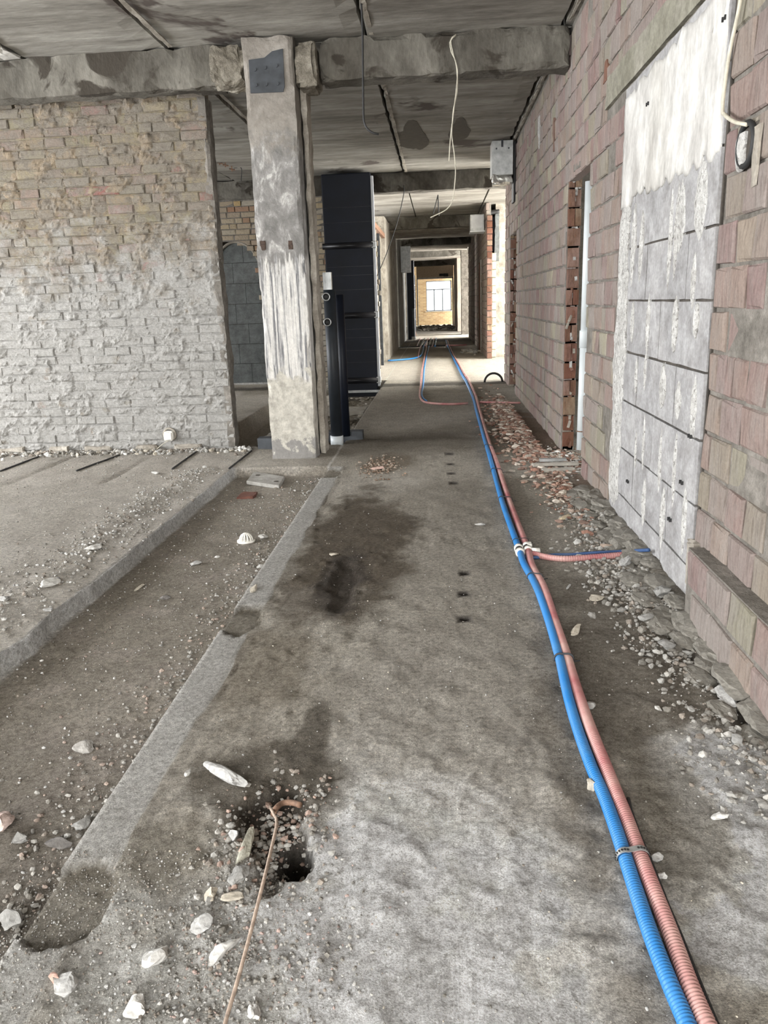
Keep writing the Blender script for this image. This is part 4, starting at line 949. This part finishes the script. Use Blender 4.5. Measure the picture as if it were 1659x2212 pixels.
# ================================================================== HOSES
def onyp(px, py, y):
    r = ray(px, py); t = y / r[1]; return (float(t * r[0]), y, float(EYE + t * r[2]))
def onfloor(px, py, h):
    p = P(px, py, 0)
    for _ in range(4): g = ground(p[0], p[1]); p = P(px, py, g + h)
    return p
def hose_path(pts, r, step):
    w = [onfloor(x, y, r * 0.95) for x, y in pts]; return catmull(w, step)
def corrugated(name, pts, r, mat, split=None, label=None, n=14):
    w = hose_path(pts, r, 0.00225)
    # keep dense rings only near the camera
    out = []; rad = []; acc = 0; k = 0
    for i, p in enumerate(w):
        if p.y < 3.6: out.append(p); rad.append(r * (1.0 if (i // 2) % 2 == 0 else 0.93)); continue
        if (p.y < 8 and i % 8 == 0) or (p.y >= 8 and i % 30 == 0): out.append(p); rad.append(r * (1 if p.y > 6 else (1.0 if (i // 8) % 2 else 0.95)))
    for q in range(1, len(out) - 1):
        pass
    return MB().tube(out, r, n, True, rad).build(name, mat, None, True), out
BL = [(1500, 2260), (1482, 2207), (1445, 2120), (1405, 2017), (1368, 1907), (1335, 1804), (1306, 1723), (1276, 1653), (1247, 1572), (1227, 1503), (1210, 1426), (1205, 1408), (1184, 1336), (1159, 1268), (1132, 1218), (1123, 1192), (1108, 1150), (1087, 1091), (1075, 1049), (1060, 994), (1045, 943), (1031, 893), (1022, 859), (1007, 825), (1000, 814), (990, 795), (977, 770), (968, 750), (963, 735)]
RD = [(1552, 2260), (1524, 2207), (1487, 2120), (1449, 2017), (1409, 1915), (1383, 1848), (1353, 1767), (1328, 1705), (1306, 1650), (1284, 1595), (1262, 1536), (1241, 1473), (1222, 1410), (1197, 1336), (1174, 1268), (1149, 1222), (1140, 1187), (1121, 1138), (1102, 1087), (1088, 1045), (1072, 998), (1054, 948), (1037, 890), (1026, 852), (1012, 822), (1004, 810), (994, 792), (980, 768), (971, 748), (966, 735)]
hb, wb_ = corrugated('corrugated_hose', BL, 0.0195, m_blue); tag(hb, 'long bright blue corrugated hose running along the corridor floor', 'hose')
hr, wr_ = corrugated('corrugated_hose', RD, 0.0205, m_redh); tag(hr, 'long faded red corrugated hose lying right beside the blue one', 'hose')
q = MB().tube([onfloor(x, y, 0.006) for x, y in [(1575, 2260), (1546, 2207), (1506, 2110), (1470, 2020), (1440, 1950), (1410, 1872), (1380, 1800), (1362, 1750), (1357, 1725)]], 0.006, 8); tag(q.build('thin_cable', m_wire, None, True), 'thin black cable along the right side of the red hose', 'cable')
def nearest(w, px, py):
    best = None
    for i, p in enumerate(w):
        q = project(p)
        if q:
            d = (q[0] - px) ** 2 + (q[1] - py) ** 2
            if best is None or d < best[0]: best = (d, i)
    i = best[1]; t = (w[min(i + 3, len(w) - 1)] - w[max(i - 3, 0)]).normalized(); return w[i], t
# couplings (parts of the hoses)
for w, hose, px, py in ((wb_, hb, 1123, 1190), (wr_, hr, 1140, 1186)):
    p, t = nearest(w, px, py)
    for s in (-0.045, 0.03): MB().tube([p + t * s, p + t * (s + 0.028)], 0.027, 16).build('white_collar', m_whitepl, hose, True)
    MB().tube([p - t * 0.02, p + t * 0.03], 0.022, 16).build('black_sleeve', m_wire, hose, True)
p, t = nearest(wr_, 1140, 1192)
MB().tube([p + Vector((0.02, 0, 0)), p + Vector((0.065, 0.0, 0))], 0.024, 12).build('tee_branch', m_whitepl, hr, True)
MB().box(p.x + 0.0, p.x + 0.03, p.y + 0.07, p.y + 0.13, 0.005, 0.045, 0.006).build('tee_lug', m_whitepl, hr)
q = [onfloor(x, y, 0.018) for x, y in [(1150, 1196), (1185, 1204), (1225, 1207), (1290, 1203), (1352, 1198)]]
hb2 = catmull(q, 0.0035); o = MB().tube(hb2, 0.018, 12, True, [0.018 if (i // 2) % 2 else 0.0165 for i in range(len(hb2))]).build('corrugated_hose', m_redh, None, True); tag(o, 'short red hose branching off to the rubble under the white block infill', 'hose')
q = [onfloor(x, y, h) for x, y, h in [(1125, 1203, .012), (1160, 1204, .012), (1195, 1199, .012), (1240, 1198, .015), (1290, 1194, .02), (1350, 1191, .03), (1402, 1188, .045)]]
o = MB().tube(catmull(q, 0.01), 0.010, 10).build('corrugated_hose', m_navy, None, True); tag(o, 'thin dark blue hose tucked behind the short red branch', 'hose')
# ties and the perforated strap
def tie(px, py, label, wid=0.003, mat=None, strap=False):
    p1, t = nearest(wb_, px - 9, py); p2, _ = nearest(wr_, px + 9, py)
    side = (p2 - p1); side.z = 0; side = side - t * side.dot(t); L = side.length; side.normalize(); up = Vector((0, 0, 1)); R = 0.0235
    pts = []
    for a in np.linspace(math.pi * 1.15, math.pi * 0.42, 8): pts.append(p1 + side * math.cos(a) * R + up * math.sin(a) * R)
    for a in np.linspace(math.pi * 0.58, -0.15 * math.pi, 8): pts.append(p2 + side * math.cos(a) * R + up * math.sin(a) * R)
    m = MB()
    if strap:
        V = []; F = []
        for q in pts:
            nrm = up
            V += [q - t * 0.009, q + t * 0.009, q + t * 0.009 + up * 0.0018, q - t * 0.009 + up * 0.0018]
        for i in range(len(pts) - 1):
            for k in range(4): k2 = (k + 1) % 4; F.append((i * 4 + k, i * 4 + k2, i * 4 + 4 + k2, i * 4 + 4 + k))
        m.add(V, F); o = m.build('metal_strap', m_galv)
        for i, q in enumerate(pts):
            MB().tube([q + up * 0.0015, q + up * 0.003], 0.0035, 8).build('punched_hole', m_wire, o)
        tag(o, label, 'strap')
    else:
        m.tube(pts, wid, 6); m.tube([pts[-1], pts[-1] + side * 0.03 + t * 0.01], wid * .8, 5); o = m.build('wire_tie', mat or m_steel, None, True); tag(o, label, 'tie', 'wire ties around the hoses')
tie(1374, 1848, 'perforated metal strap over the blue and red hoses, nearest the camera', strap=True)
tie(1215, 1424, 'grey wire tie on the hoses next in front of the metal strap going away', 0.004)
tie(1153, 1250, 'wire tie around both hoses just nearer than the white couplings', 0.003)
tie(1116, 1174, 'thin tie around both hoses just beyond the white couplings', 0.002)
tie(1082, 1082, 'wire tie around the hoses midway, second beyond the couplings', 0.003)
tie(1069, 1018, 'wire tie around the hoses near the doorway with the white pipe', 0.003)
tie(1050, 967, 'farthest visible wire tie on the hoses near the dark floor band', 0.003)
# distant hoses
def far_hose(pts, r, mat, label):
    w = [Vector(P(x, y, r + 0.006)) for x, y in pts]; o = MB().tube(catmull(w, 0.12), r, 8).build('corrugated_hose', mat, None, True); tag(o, label, 'hose', 'hoses on the far corridor floor')
far_hose([(923, 738), (921, 752), (916, 775), (912, 800), (909, 830), (907, 852), (911, 864), (925, 870), (970, 873), (1010, 871)], 0.017, m_redh, 'pinkish hose loop turning from the far corridor across to the main hoses')
far_hose([(1036, 869), (1060, 869), (1090, 870), (1124, 870)], 0.015, m_redh, 'reddish hose lying from the main hoses to the right wall foot')
far_hose([(928, 738), (926, 752), (920, 775), (916, 800), (914, 830), (911, 850), (914, 860), (922, 867)], 0.015, m_blue, 'blue hose running inside the pinkish hose loop')
far_hose([(838, 779), (865, 777), (893, 774), (908, 769), (913, 760), (915, 750), (920, 738)], 0.02, m_blue, 'blue hose coming from the left side wall beyond the bright bay')
far_hose([(903, 772), (905, 760), (908, 750), (917, 738)], 0.02, m_redh, 'short red hose rising toward the far parallel hoses')
far_hose([(850, 752), (880, 750), (920, 747), (962, 746)], 0.016, m_steel, 'dark hose crossing the far corridor floor')
far_hose([(964, 746), (985, 746), (1008, 745)], 0.022, m_redh, 'crimson hose crossing to the right wall far away')
for i, (a, b) in enumerate([(900, 908), (908, 917), (918, 925), (926, 931), (934, 938), (940, 942)]):
    far_hose([(a, 748), ((a + b) / 2, 740), (b, 731)], 0.022, (m_redh, m_wire, m_redh, m_wire, m_redh, m_blue)[i],
             ['leftmost of six parallel short hoses far away', 'second from left of six parallel far hoses', 'third from left of six parallel far hoses', 'fourth from left of six parallel far hoses', 'fifth from left of six parallel far hoses', 'rightmost of six parallel short hoses far away'][i])

# ================================================================== ROD, WIRES
m = MB().tube(catmull([onfloor(x, y, h) for x, y, h in [(478, 2250, .012), (489, 2200, .014), (510, 2129, .02), (539, 2023, .03), (557, 1952, .04), (572, 1893, .06), (586, 1834, .075), (598, 1778, .07), (592, 1760, .05), (583, 1743, .03)]], 0.02), 0.0048, 8)
o = m.build('steel_rod', m_rebar, None, True); tag(o, 'thin pale rusted rod leaning out of the broken hole in the floor', 'rod')
m = MB().tube(catmull([onfloor(x, y, h) for x, y, h in [(590, 1760, .02), (595, 1748, .04), (610, 1735, .035), (631, 1734, .03), (648, 1739, .015)]], 0.01), 0.009, 8); tag(m.build('rusty_hook', m_rust, None, True), 'bent thick rusty hook at the far end of the thin rod', 'rod')
def wire(name, pts, y, r, mat, lab, cat='cable'):
    tag(MB().tube(catmull([onyp(px, py, y + (dy if True else 0)) for px, py, dy in pts], 0.03), r, 6).build(name, mat, None, True), lab, cat)
wire('hanging_cable', [(780, 2, 0), (783, 60, 0), (784, 150, 0), (785, 240, 0), (787, 265, 0), (795, 280, 0), (808, 288, 0), (818, 290, 0)], 6.72, 0.009, m_wire, 'black cable hanging from the ceiling left of centre')
wire('hanging_cable', [(985, 75, 0), (976, 82, 0), (972, 92, 0), (975, 112, 0), (984, 132, 0), (988, 165, 0), (987, 200, 0), (980, 235, 0), (977, 265, 0), (973, 300, 0), (970, 348, 0)], 7.44, 0.006, m_wirew, 'cream cable hanging over the nearest beam, shorter strand')
wire('hanging_cable', [(983, 78, 0), (974, 88, 0), (980, 120, 0), (988, 150, 0), (986, 190, 0), (979, 250, 0), (976, 290, 0), (981, 330, 0), (984, 370, 0), (982, 400, 0), (978, 430, 0), (965, 452, 0), (930, 470, 0)], 7.42, 0.005, m_wirew, 'long cream cable dropping down past the second beam')
wire('stiff_wire', [(936, 462, 0), (946, 421, 0)], 18.0, 0.012, m_wire, 'slanting black rod hanging from the bright ceiling bay', 'rod')
wire('stiff_wire', [(946, 421, 0), (948, 466, 0)], 18.0, 0.014, m_wire, 'vertical black rod hanging from the bright ceiling bay', 'rod')
wire('stiff_wire', [(872, 400, 0), (872, 420, 0), (858, 480, 0), (836, 545, 0), (813, 600, 0)], 14.7, 0.008, m_wire, 'thin black wire slanting down from the second beam toward the duct', 'cable')
wire('stiff_wire', [(462, 327, 0), (465, 366, 0)], 12.0, 0.006, m_wire, 'short black wire hanging beside the left wall top', 'rod')
wire('stiff_wire', [(505, 363, 0), (521, 363, 0), (521, 391, 0)], 13.5, 0.007, m_wire, 'bent black wire hanging over the arched infill', 'rod')
for i, (px, py) in enumerate(((474, 348), (487, 357), (501, 366))):
    c = Vector(onyp(px, py, 13.0)); c.z = min(c.z, 3.69)
    tag(MB().tube([c + Vector((-.04, 0, 0.01)), c + Vector((.05, 0, -.01))], .012, 6).tube([c + Vector((0, 0, 0.05)), c + Vector((0, 0, -.03))], .01, 6).build('ceiling_hook', m_rust), ['leftmost of three rusty hooks under the ceiling behind the left wall', 'middle of three rusty hooks under the ceiling behind the left wall', 'rightmost of three rusty hooks under the ceiling behind the left wall'][i], 'hook', 'rusty hooks under the ceiling')
q = MB()
for a, b, r in ((949, 962, .05), (958, 968, .06)): q.tube([onyp(a, 594, 47.2), onyp(b, 594, 47.2)], r * 1.6, 10)
tag(q.build('black_lagging', m_wire, None, True), 'black lumpy pipe lagging hanging above the end window', 'pipe')
for i, (a, b, lab) in enumerate([((0, 1018), (90, 984), 'dark reinforcing wire at the left frame edge before the brick wall'), ((165, 1017), (258, 983), 'dark reinforcing wire on the slab, middle one before the brick wall'), ((372, 1013), (425, 975), 'short dark wire in the slab before the brick wall'), ((495, 1012), (578, 947), 'dark cable running from the slab edge to the steel block at the column')]):
    q = [onfloor(a[0] + (b[0] - a[0]) * t, a[1] + (b[1] - a[1]) * t, 0.006) for t in np.linspace(0, 1, 8)]
    tag(MB().tube(q, 0.009, 6).build('reinforcing_wire', m_wire, None, True), lab, 'rod')
c = onfloor(1066, 826, 0.0)
V = [(c[0] + 0.16 * math.cos(t), c[1], 0.16 * math.sin(t)) for t in np.linspace(0, math.pi, 12)]; tag(MB().tube(V, 0.02, 8).build('pipe_loop', m_wire, None, True), 'small black loop of pipe sticking up from the floor near the far right jamb', 'pipe')

# ================================================================== STONES, SHARDS
_b = bmesh.new(); bmesh.ops.create_icosphere(_b, subdivisions=3, radius=1.0); _b.verts.index_update(); I3V = [v.co.copy() for v in _b.verts]; I3F = [[v.index for v in f.verts] for f in _b.faces]; _b.free()
def stone(e0, e1, wid, hgt, col, name, label, cat, seed, angular=0.5, z=None):
    a = Vector(onfloor(*e0, 0.01)); b_ = Vector(onfloor(*e1, 0.01)); c = (a + b_) / 2; d = b_ - a; L = max(d.length, 0.02); ang = math.atan2(d.y, d.x)
    r = random.Random(seed); planes = [Vector((r.uniform(-1, 1), r.uniform(-1, 1), r.uniform(-.9, .9))).normalized() for _ in range(9)]; dist = [r.uniform(0.38, 0.72) for _ in range(9)]
    V = []
    for v in I3V:
        p = v.copy()
        for nn, dd in zip(planes, dist):
            k = p.dot(nn)
            if k > dd: p -= nn * (k - dd)
        p += mn.noise_vector(v * 1.6 + Vector((seed, 0, 0))) * 0.16 + mn.noise_vector(v * 7 + Vector((seed, 3, 0))) * 0.05
        V.append((p.x * L / 1.45, p.y * wid / 1.4, p.z * hgt / 1.5))
    lo = min(v[2] for v in V); o = mesh_obj(name, V, I3F, m_pebble, None, False, np.tile(np.array(col), (len(V), 1)))
    o.location = (c.x, c.y, ground(c.x, c.y) - lo - hgt * 0.12); o.rotation_euler = (r.uniform(-.12, .12), r.uniform(-.08, .08), ang); tag(o, label, cat, 'loose stones and chips on the floor')
WH = (0.56, 0.55, 0.52); GR = (0.26, 0.255, 0.24); BG = (0.44, 0.4, 0.33); DK = (0.16, 0.15, 0.14); LG = (0.38, 0.375, 0.36); PK = (0.5, 0.33, 0.27)
ST = [((443, 1642), (520, 1695), .035, .028, LG, 'long grey concrete splinter lying just above the rod hole', 'shard'),
      ((322, 2098), (362, 2045), .045, .035, WH, 'white plaster chunk in the foreground left of the rod', 'plaster chunk'),
      ((452, 2082), (508, 2030), .032, .03, WH, 'long pale plaster stick just left of the rod', 'plaster chunk'),
      ((272, 2190), (318, 2165), .04, .03, WH, 'white plaster lump at the bottom frame edge', 'plaster chunk'),
      ((120, 2110), (150, 2142), .04, .03, LG, 'grey stone at the bottom left with a rusty neighbour', 'stone'),
      ((112, 2125), (124, 2112), .03, .02, PK, 'small rusty brown chip at the bottom left corner area', 'chip'),
      ((516, 1858), (552, 1820), .035, .02, (0.42, 0.41, 0.34), 'greenish flat shard stuck at the edge of the rod hole', 'shard'),
      ((446, 1940), (468, 1920), .035, .02, BG, 'beige chip left of two near the rod', 'chip'),
      ((476, 1938), (520, 1936), .025, .018, BG, 'flat beige chip right of two near the rod', 'chip'),
      ((535, 2200), (556, 2178), .03, .03, WH, 'white chip at the bottom right of the rod end', 'chip'),
      ((496, 1812), (512, 1806), .035, .03, LG, 'round grey pebble left of the rod hole', 'stone'),
      ((420, 1985), (450, 2005), .05, .03, LG, 'fissured grey lump in the crumbled patch', 'stone'),
      ((500, 1900), (540, 1880), .05, .02, GR, 'flat grey concrete piece just below the rod hole', 'concrete piece'),
      ((163, 1620), (202, 1608), .05, .03, (0.36, 0.345, 0.32), 'grey stone half sunk in the trench floor', 'stone'),
      ((-6, 1790), (20, 1760), .05, .04, (0.48, 0.38, 0.34), 'pinkish grey stone at the left frame edge in the trench', 'stone'),
      ((160, 1796), (192, 1768), .04, .03, GR, 'elongated grey stone against the smooth strip', 'stone'),
      ((102, 1816), (148, 1822), .04, .015, DK, 'dark flat scrap in the trench beside the smooth strip', 'scrap'),
      ((10, 2005), (55, 1975), .07, .04, GR, 'largest grey stone at the lower left of the trench', 'stone'),
      ((25, 1820), (60, 1812), .04, .03, GR, 'small rounded stone at the left of the trench', 'stone'),
      ((400, 1672), (410, 1663), .015, .012, WH, 'tiny bright white crumb left of the concrete splinter', 'crumb'),
      ((710, 1196), (729, 1194), .04, .012, BG, 'round flat beige disc on the wet patch', 'chip'),
      ((1274, 1292), (1308, 1290), .06, .018, BG, 'flat beige stone right of the hoses below the branch', 'stone'),
      ((1232, 1372), (1252, 1358), .035, .03, BG, 'beige stone right of the red hose', 'stone'),
      ((1213, 1120), (1234, 1112), .035, .02, (0.55, 0.46, 0.32), 'yellowish shard right of the hoses near the reddish debris', 'shard'),
      ((1264, 1526), (1280, 1520), .03, .018, LG, 'small grey stone touching the red hose', 'stone'),
      ((1269, 1706), (1287, 1693), .035, .03, BG, 'small cubic stone left of the blue hose', 'stone'),
      ((1552, 1492), (1578, 1530), .05, .03, LG, 'slab shaped grey stone near the right wall foot', 'stone'),
      ((1545, 1765), (1566, 1757), .035, .02, WH, 'white stone on the limewashed patch at right', 'stone'),
      ((1414, 1856), (1426, 1846), .02, .02, LG, 'small stone beside the red hose near the metal strap', 'stone'),
      ((1425, 1895), (1440, 1888), .02, .02, WH, 'pale small stone below the metal strap', 'stone'),
      ((1345, 1222), (1365, 1204), .05, .045, LG, 'rounded grey stone on the end of the red branch hose', 'stone'),
      ((1414, 1284), (1448, 1278), .07, .06, GR, 'angular grey stone in the rubble under the white infill', 'stone'),
      ((1388, 1338), (1410, 1325), .05, .03, GR, 'grey stone in the rubble below the angular one', 'stone'),
      ((1425, 1400), (1450, 1390), .06, .035, GR, 'grey stone further down the rubble line', 'stone'),
      ((1243, 1190), (1270, 1196), .03, .012, LG, 'pale sliver lying above the red branch hose', 'shard'),
      ((1222, 1272), (1232, 1262), .015, .01, LG, 'small grey sliver between hose branch and flat stone', 'shard'),
      ((184, 1187), (216, 1182), .07, .025, WH, 'whitish flat stone on the left slab', 'stone'),
      ((82, 1262), (123, 1254), .08, .02, WH, 'long white flat stone on the left slab further left', 'stone'),
      ((563, 1163), (577, 1157), .05, .03, WH, 'bright white chip near the strip in the trench', 'chip'),
      ((412, 1218), (434, 1215), .05, .015, LG, 'flat grey chip in the middle of the trench', 'chip'),
      ((93, 1316), (112, 1314), .04, .015, LG, 'grey chip on the left slab near its broken edge', 'chip'),
      ((292, 1272), (308, 1262), .03, .01, BG, 'curved beige sliver in the trench', 'shard'),
      ((345, 1292), (365, 1290), .035, .02, DK, 'dark stone in the middle of the trench', 'stone'),
      ((462, 1202), (476, 1200), .025, .015, WH, 'white crumb in the trench centre', 'crumb'),
      ((330, 1023), (341, 1021), .05, .025, WH, 'white chip on the left slab near the brick wall', 'chip'),
      ((436, 1010), (446, 1008), .04, .02, WH, 'small white chip on the left slab before the wall corner', 'chip'),
      ((805, 1014), (826, 1009), .07, .03, (0.6, 0.42, 0.36), 'pinkish plaster piece in the debris tuft beyond the wet patch', 'plaster chunk'),
      ((545, 1275), (553, 1262), .03, .012, BG, 'thin beige sliver by the smooth strip', 'shard'),
      ((560, 1226), (568, 1216), .04, .012, WH, 'white sliver leaning on the smooth strip edge', 'shard'),
      ((1030, 1133), (1046, 1130), .05, .015, WH, 'white plaster crumbs in the corridor centre', 'crumb'),
      ((0, 1296), (20, 1290), .06, .02, LG, 'grey flat stone at the left frame edge on the slab', 'stone'),
      ((1585, 1600), (1600, 1596), .04, .03, GR, 'grey stone at the foot of the near right wall', 'stone')]
for i, s in enumerate(ST):
    stone(s[0], s[1], s[2], s[3], s[4], s[6].replace(' ', '_'), s[5], s[6], i + 3, 0.8)
# broken concrete heave along the foot of the right wall
for i in range(40):
    t = i / 40; y = 2.35 + 3.5 * t; x = 1.06 + 0.07 * math.sin(i * 2.1) + (0.02 if y > 4 else -0.01)
    sz = random.uniform(.05, .11)
    V = []; rr_ = random.Random(i)
    for v in I3V[:]:
        p = v + mn.noise_vector(v * 1.4 + Vector((i, 0, 0))) * 0.4 + mn.noise_vector(v * 4 + Vector((i, 0, 0))) * 0.14; V.append((p.x * sz * .8, p.y * sz * rr_.uniform(1.1, 1.12) * 1.2, p.z * sz * 0.26))
    if i == 0: HV = []; HF = []
    b = len(HV); HV += [(v[0] + x, v[1] + y, v[2] + ground(x, y) + 0.0) for v in V]; HF += [tuple(q + b for q in f) for f in I3F]
o = mesh_obj('broken_screed', HV, HF, m_pebble, None, False, np.tile(np.array((0.2, 0.188, 0.163)), (len(HV), 1))); tag(o, 'broken lumpy screed heaved up along the foot of the right wall', 'rubble', kind='stuff')

# concrete plate, drain cap, void with brick
a = [P(px, py, -0.06) for px, py in ((549, 1022), (615, 1032), (603, 1050), (532, 1041))]
cx = sum(p[0] for p in a) / 4; cy = sum(p[1] for p in a) / 4
bm = bmesh.new(); lo = [bm.verts.new((p[0] - cx, p[1] - cy, 0)) for p in a]; hi = [bm.verts.new((p[0] - cx, p[1] - cy, 0.035)) for p in a]
bm.faces.new(lo[::-1]); bm.faces.new(hi)
for k in range(4): bm.faces.new((lo[k], lo[(k + 1) % 4], hi[(k + 1) % 4], hi[k]))
bmesh.ops.bevel(bm, geom=bm.edges[:], offset=0.006, segments=1, affect='EDGES'); bmesh.ops.recalc_face_normals(bm, faces=bm.faces[:]); me = bpy.data.meshes.new('concrete_plate'); bm.to_mesh(me); bm.free(); me.materials.append(m_strip)
pe = empty('concrete_plate', (cx, cy, -0.095)); pe.rotation_euler = (0.03, 0, 0); inst('plate', me, pe, (0, 0, 0.012)); tag(pe, 'square concrete plate with two holes lying at the trench head', 'plate')
for (dx, dy) in ((-0.1, 0.12), (0.12, -0.12)): MB().tube([(dx, dy, 0.04), (dx, dy, 0.05)], 0.022, 12).build('bolt_hole', m_dark, pe)
c = P(532, 1168, -0.085); de = empty('drain_cap', (c[0], c[1], ground(c[0], c[1]))); tag(de, 'small white ribbed plastic drain cap in the trench', 'drain cap')
MB().tube([(0, 0, 0), (0, 0, 0.012)], 0.062, 20).build('flange', m_whitepl, de, True)
for k in range(6):
    a_ = math.pi * k / 6; MB().tube([(0.045 * math.cos(a_) * math.cos(t), 0.045 * math.sin(a_) * math.cos(t), 0.01 + 0.05 * math.sin(t)) for t in np.linspace(0, math.pi, 9)], 0.005, 6).build('rib', m_whitepl, de, True)
c = P(535, 1071, -0.09)  # dark chunk stands in for the shade of a void with brick
V, F = rough_box(-.07, .07, -.1, .1, -.03, .012, 0.03, 0.012, 0.02, 7); o = mesh_obj('void_chunk', V, F, plain('void_dark_red', (0.12, 0.05, 0.035), 0.9)); o.location = (c[0], c[1], ground(c[0], c[1]) + 0.004); tag(o, 'dark red chunk standing in for the shaded brick void in the trench before the plate', 'brick')
for i, (px, py, w) in enumerate(((1232, 996, .12), (1228, 1003, .2), (1215, 1012, .14))):
    c = onfloor(px, py, 0.02); V, F = rough_box(-w, w, -.03, .03, 0, .025, 0.05, 0.002, 0.003, i); o = mesh_obj('steel_offcut', V, F, (m_galv, m_wood, m_wood)[i]); o.location = (min(c[0], 1.0), c[1], ground(c[0], c[1]) + 0.012 * (2 - i)); o.rotation_euler = (0, 0, .08 * i); tag(o, ['perforated metal offcut on the doorway rubble', 'grey board scrap before the doorway with the white pipe', 'lower board scrap before the doorway rubble'][i], 'offcut'); o.name = ['steel_offcut', 'board_scrap', 'board_scrap'][i]

# ================================================================== LOOSE RUBBLE (stuff)
def field(name, label, n, gen, smin, smax, cols, flat=(0.8, 0.6, 0.5), power=2.2, lift=0.3):
    pts = []; sz = []; cc = []
    while len(pts) < n:
        x, y = gen(); s = smin + (smax - smin) * RNG.random() ** power
        pts.append((x, y, ground(x, y) + s * lift)); sz.append(s); cc.append(np.array(cols[RNG.integers(len(cols))]) * RNG.uniform(.75, 1.25))
    o = scatter(name, np.array(pts), sz, m_pebble, None, flat, 0.3, cc); tag(o, label, 'rubble', kind='stuff')
U = RNG.uniform; G = RNG.normal
GC = [(0.25, 0.238, 0.215), (0.3, 0.288, 0.262), (0.19, 0.178, 0.155), (0.34, 0.33, 0.305), (0.23, 0.2, 0.168)]
field('gravel', 'grey gravel gathered along the foot of the right wall', 2600, lambda: (min(1.08, 0.98 + G(0, .10)), U(1.9, 5.4)), .003, .018, GC)
field('gravel', 'coarse rubble pile where the hose branch meets the wall', 420, lambda: (min(1.12, 0.93 + G(0, .10)), 3.9 + G(0, .33)), .006, .026, GC)
hc = P(590, 1790)
field('gravel', 'broken concrete crumbs around the rod hole', 900, lambda: (hc[0] + G(0, .085), hc[1] + G(0, .12)), .002, .013, GC + [(0.3, 0.22, 0.18)])
field('gravel', 'crumbled concrete below the rod hole toward the camera', 1500, lambda: (-.48 + G(0, .13), 1.38 + G(0, .16)), .0015, .007, GC + [LG, (0.34, 0.26, 0.23)])
field('grit', 'fine grit scattered over the left foreground', 3500, lambda: (U(-1.2, -.45), U(1.15, 1.75)), .001, .004, GC + [LG])
field('grit', 'grit spread over the whole corridor slab', 4200, lambda: (U(-.9, 1.05), 1.2 + 7 * RNG.random() ** 1.6), .001, .005, GC + [LG, BG], power=4)
field('grit', 'stones and grit along the left side of the smooth strip', 1900, lambda: (-1.07 - abs(G(0, .13)), 1.3 + 5.5 * RNG.random() ** 1.5), .002, .013, GC + [(0.3, .24, .2)], power=3.2)
field('grit', 'grit and crumbs over the trench floor', 3500, lambda: (U(-1.93, -1.07), 1.7 + 5.2 * RNG.random()), .0015, .008, GC + [LG, (.25, .2, .17)], power=4)
field('grit', 'crumbled ridge of debris on the left slab', 2400, lambda: (-2.28 + G(0, .13), 2.9 + 4 * RNG.random()), .002, .014, GC + [LG, WH], power=3)
field('grit', 'loose crumbs over the left slab', 2200, lambda: (U(-4.4, -1.97), 3.2 + 4.7 * RNG.random()), .002, .009, GC + [LG], power=3.5)
field('grit', 'debris along the foot of the left brick wall', 900, lambda: (U(-5.0, -2.0), 7.95 - abs(G(0, .12))), .006, .035, GC + [WH, BG], power=2)
RC = [(0.27, 0.15, 0.11), (0.33, 0.21, 0.16), (0.22, 0.15, 0.12), (0.38, 0.3, 0.24), (0.45, 0.4, 0.34)]
field('brick_shards', 'reddish brown brick shards heaped along the wall before the far doorway', 2300, lambda: (min(1.12, 0.98 - abs(G(0, .17))), 8.9 + G(0, 1.35)), .008, .05, RC, (0.5, 0.25, 0.5), 1.6)
field('brick_shards', 'reddish brick shards at the wall foot between doorway and white infill', 700, lambda: (min(1.12, 1.02 - abs(G(0, .12))), 5.95 + G(0, .45)), .006, .035, RC, (0.45, 0.25, 0.5), 1.8)
field('brick_shards', 'pale and reddish crumbs in the doorway with the white pipe', 700, lambda: (1.12 + G(0, .12), 7.0 + G(0, .3)), .006, .03, RC + [BG, WH, WH], (0.5, 0.25, 0.5), 1.8)
field('debris_tuft', 'dark fibrous debris tuft beyond the wet patch', 420, lambda: (-.58 + G(0, .09), 6.9 + G(0, .22)), .004, .02, [(.15, .11, .08), (.2, .14, .1), (.3, .25, .2)], (0.4, 0.3, 0.6), 1.5)
field('brick_shards', 'rubble and planks dust in the pit around the black duct', 700, lambda: (U(-2.0, -1.1), U(8.2, 14.2)), .01, .05, [(.36, .33, .28), (.28, .25, .2)], (0.5, 0.3, 0.5), 2)
field('brick_shards', 'whitish rubble at the foot of the far right wall', 160, lambda: (.95 + G(0, .12), 22.6 + G(0, .5)), .02, .09, [WH, BG, LG], (0.5, 0.4, 0.5), 1.6)
field('brick_shards', 'rubble heap on the far corridor floor', 260, lambda: (U(-1.2, .8), U(40, 47)), .03, .16, [LG, DK, GR, WH], (0.5, 0.4, 0.5), 1.6)
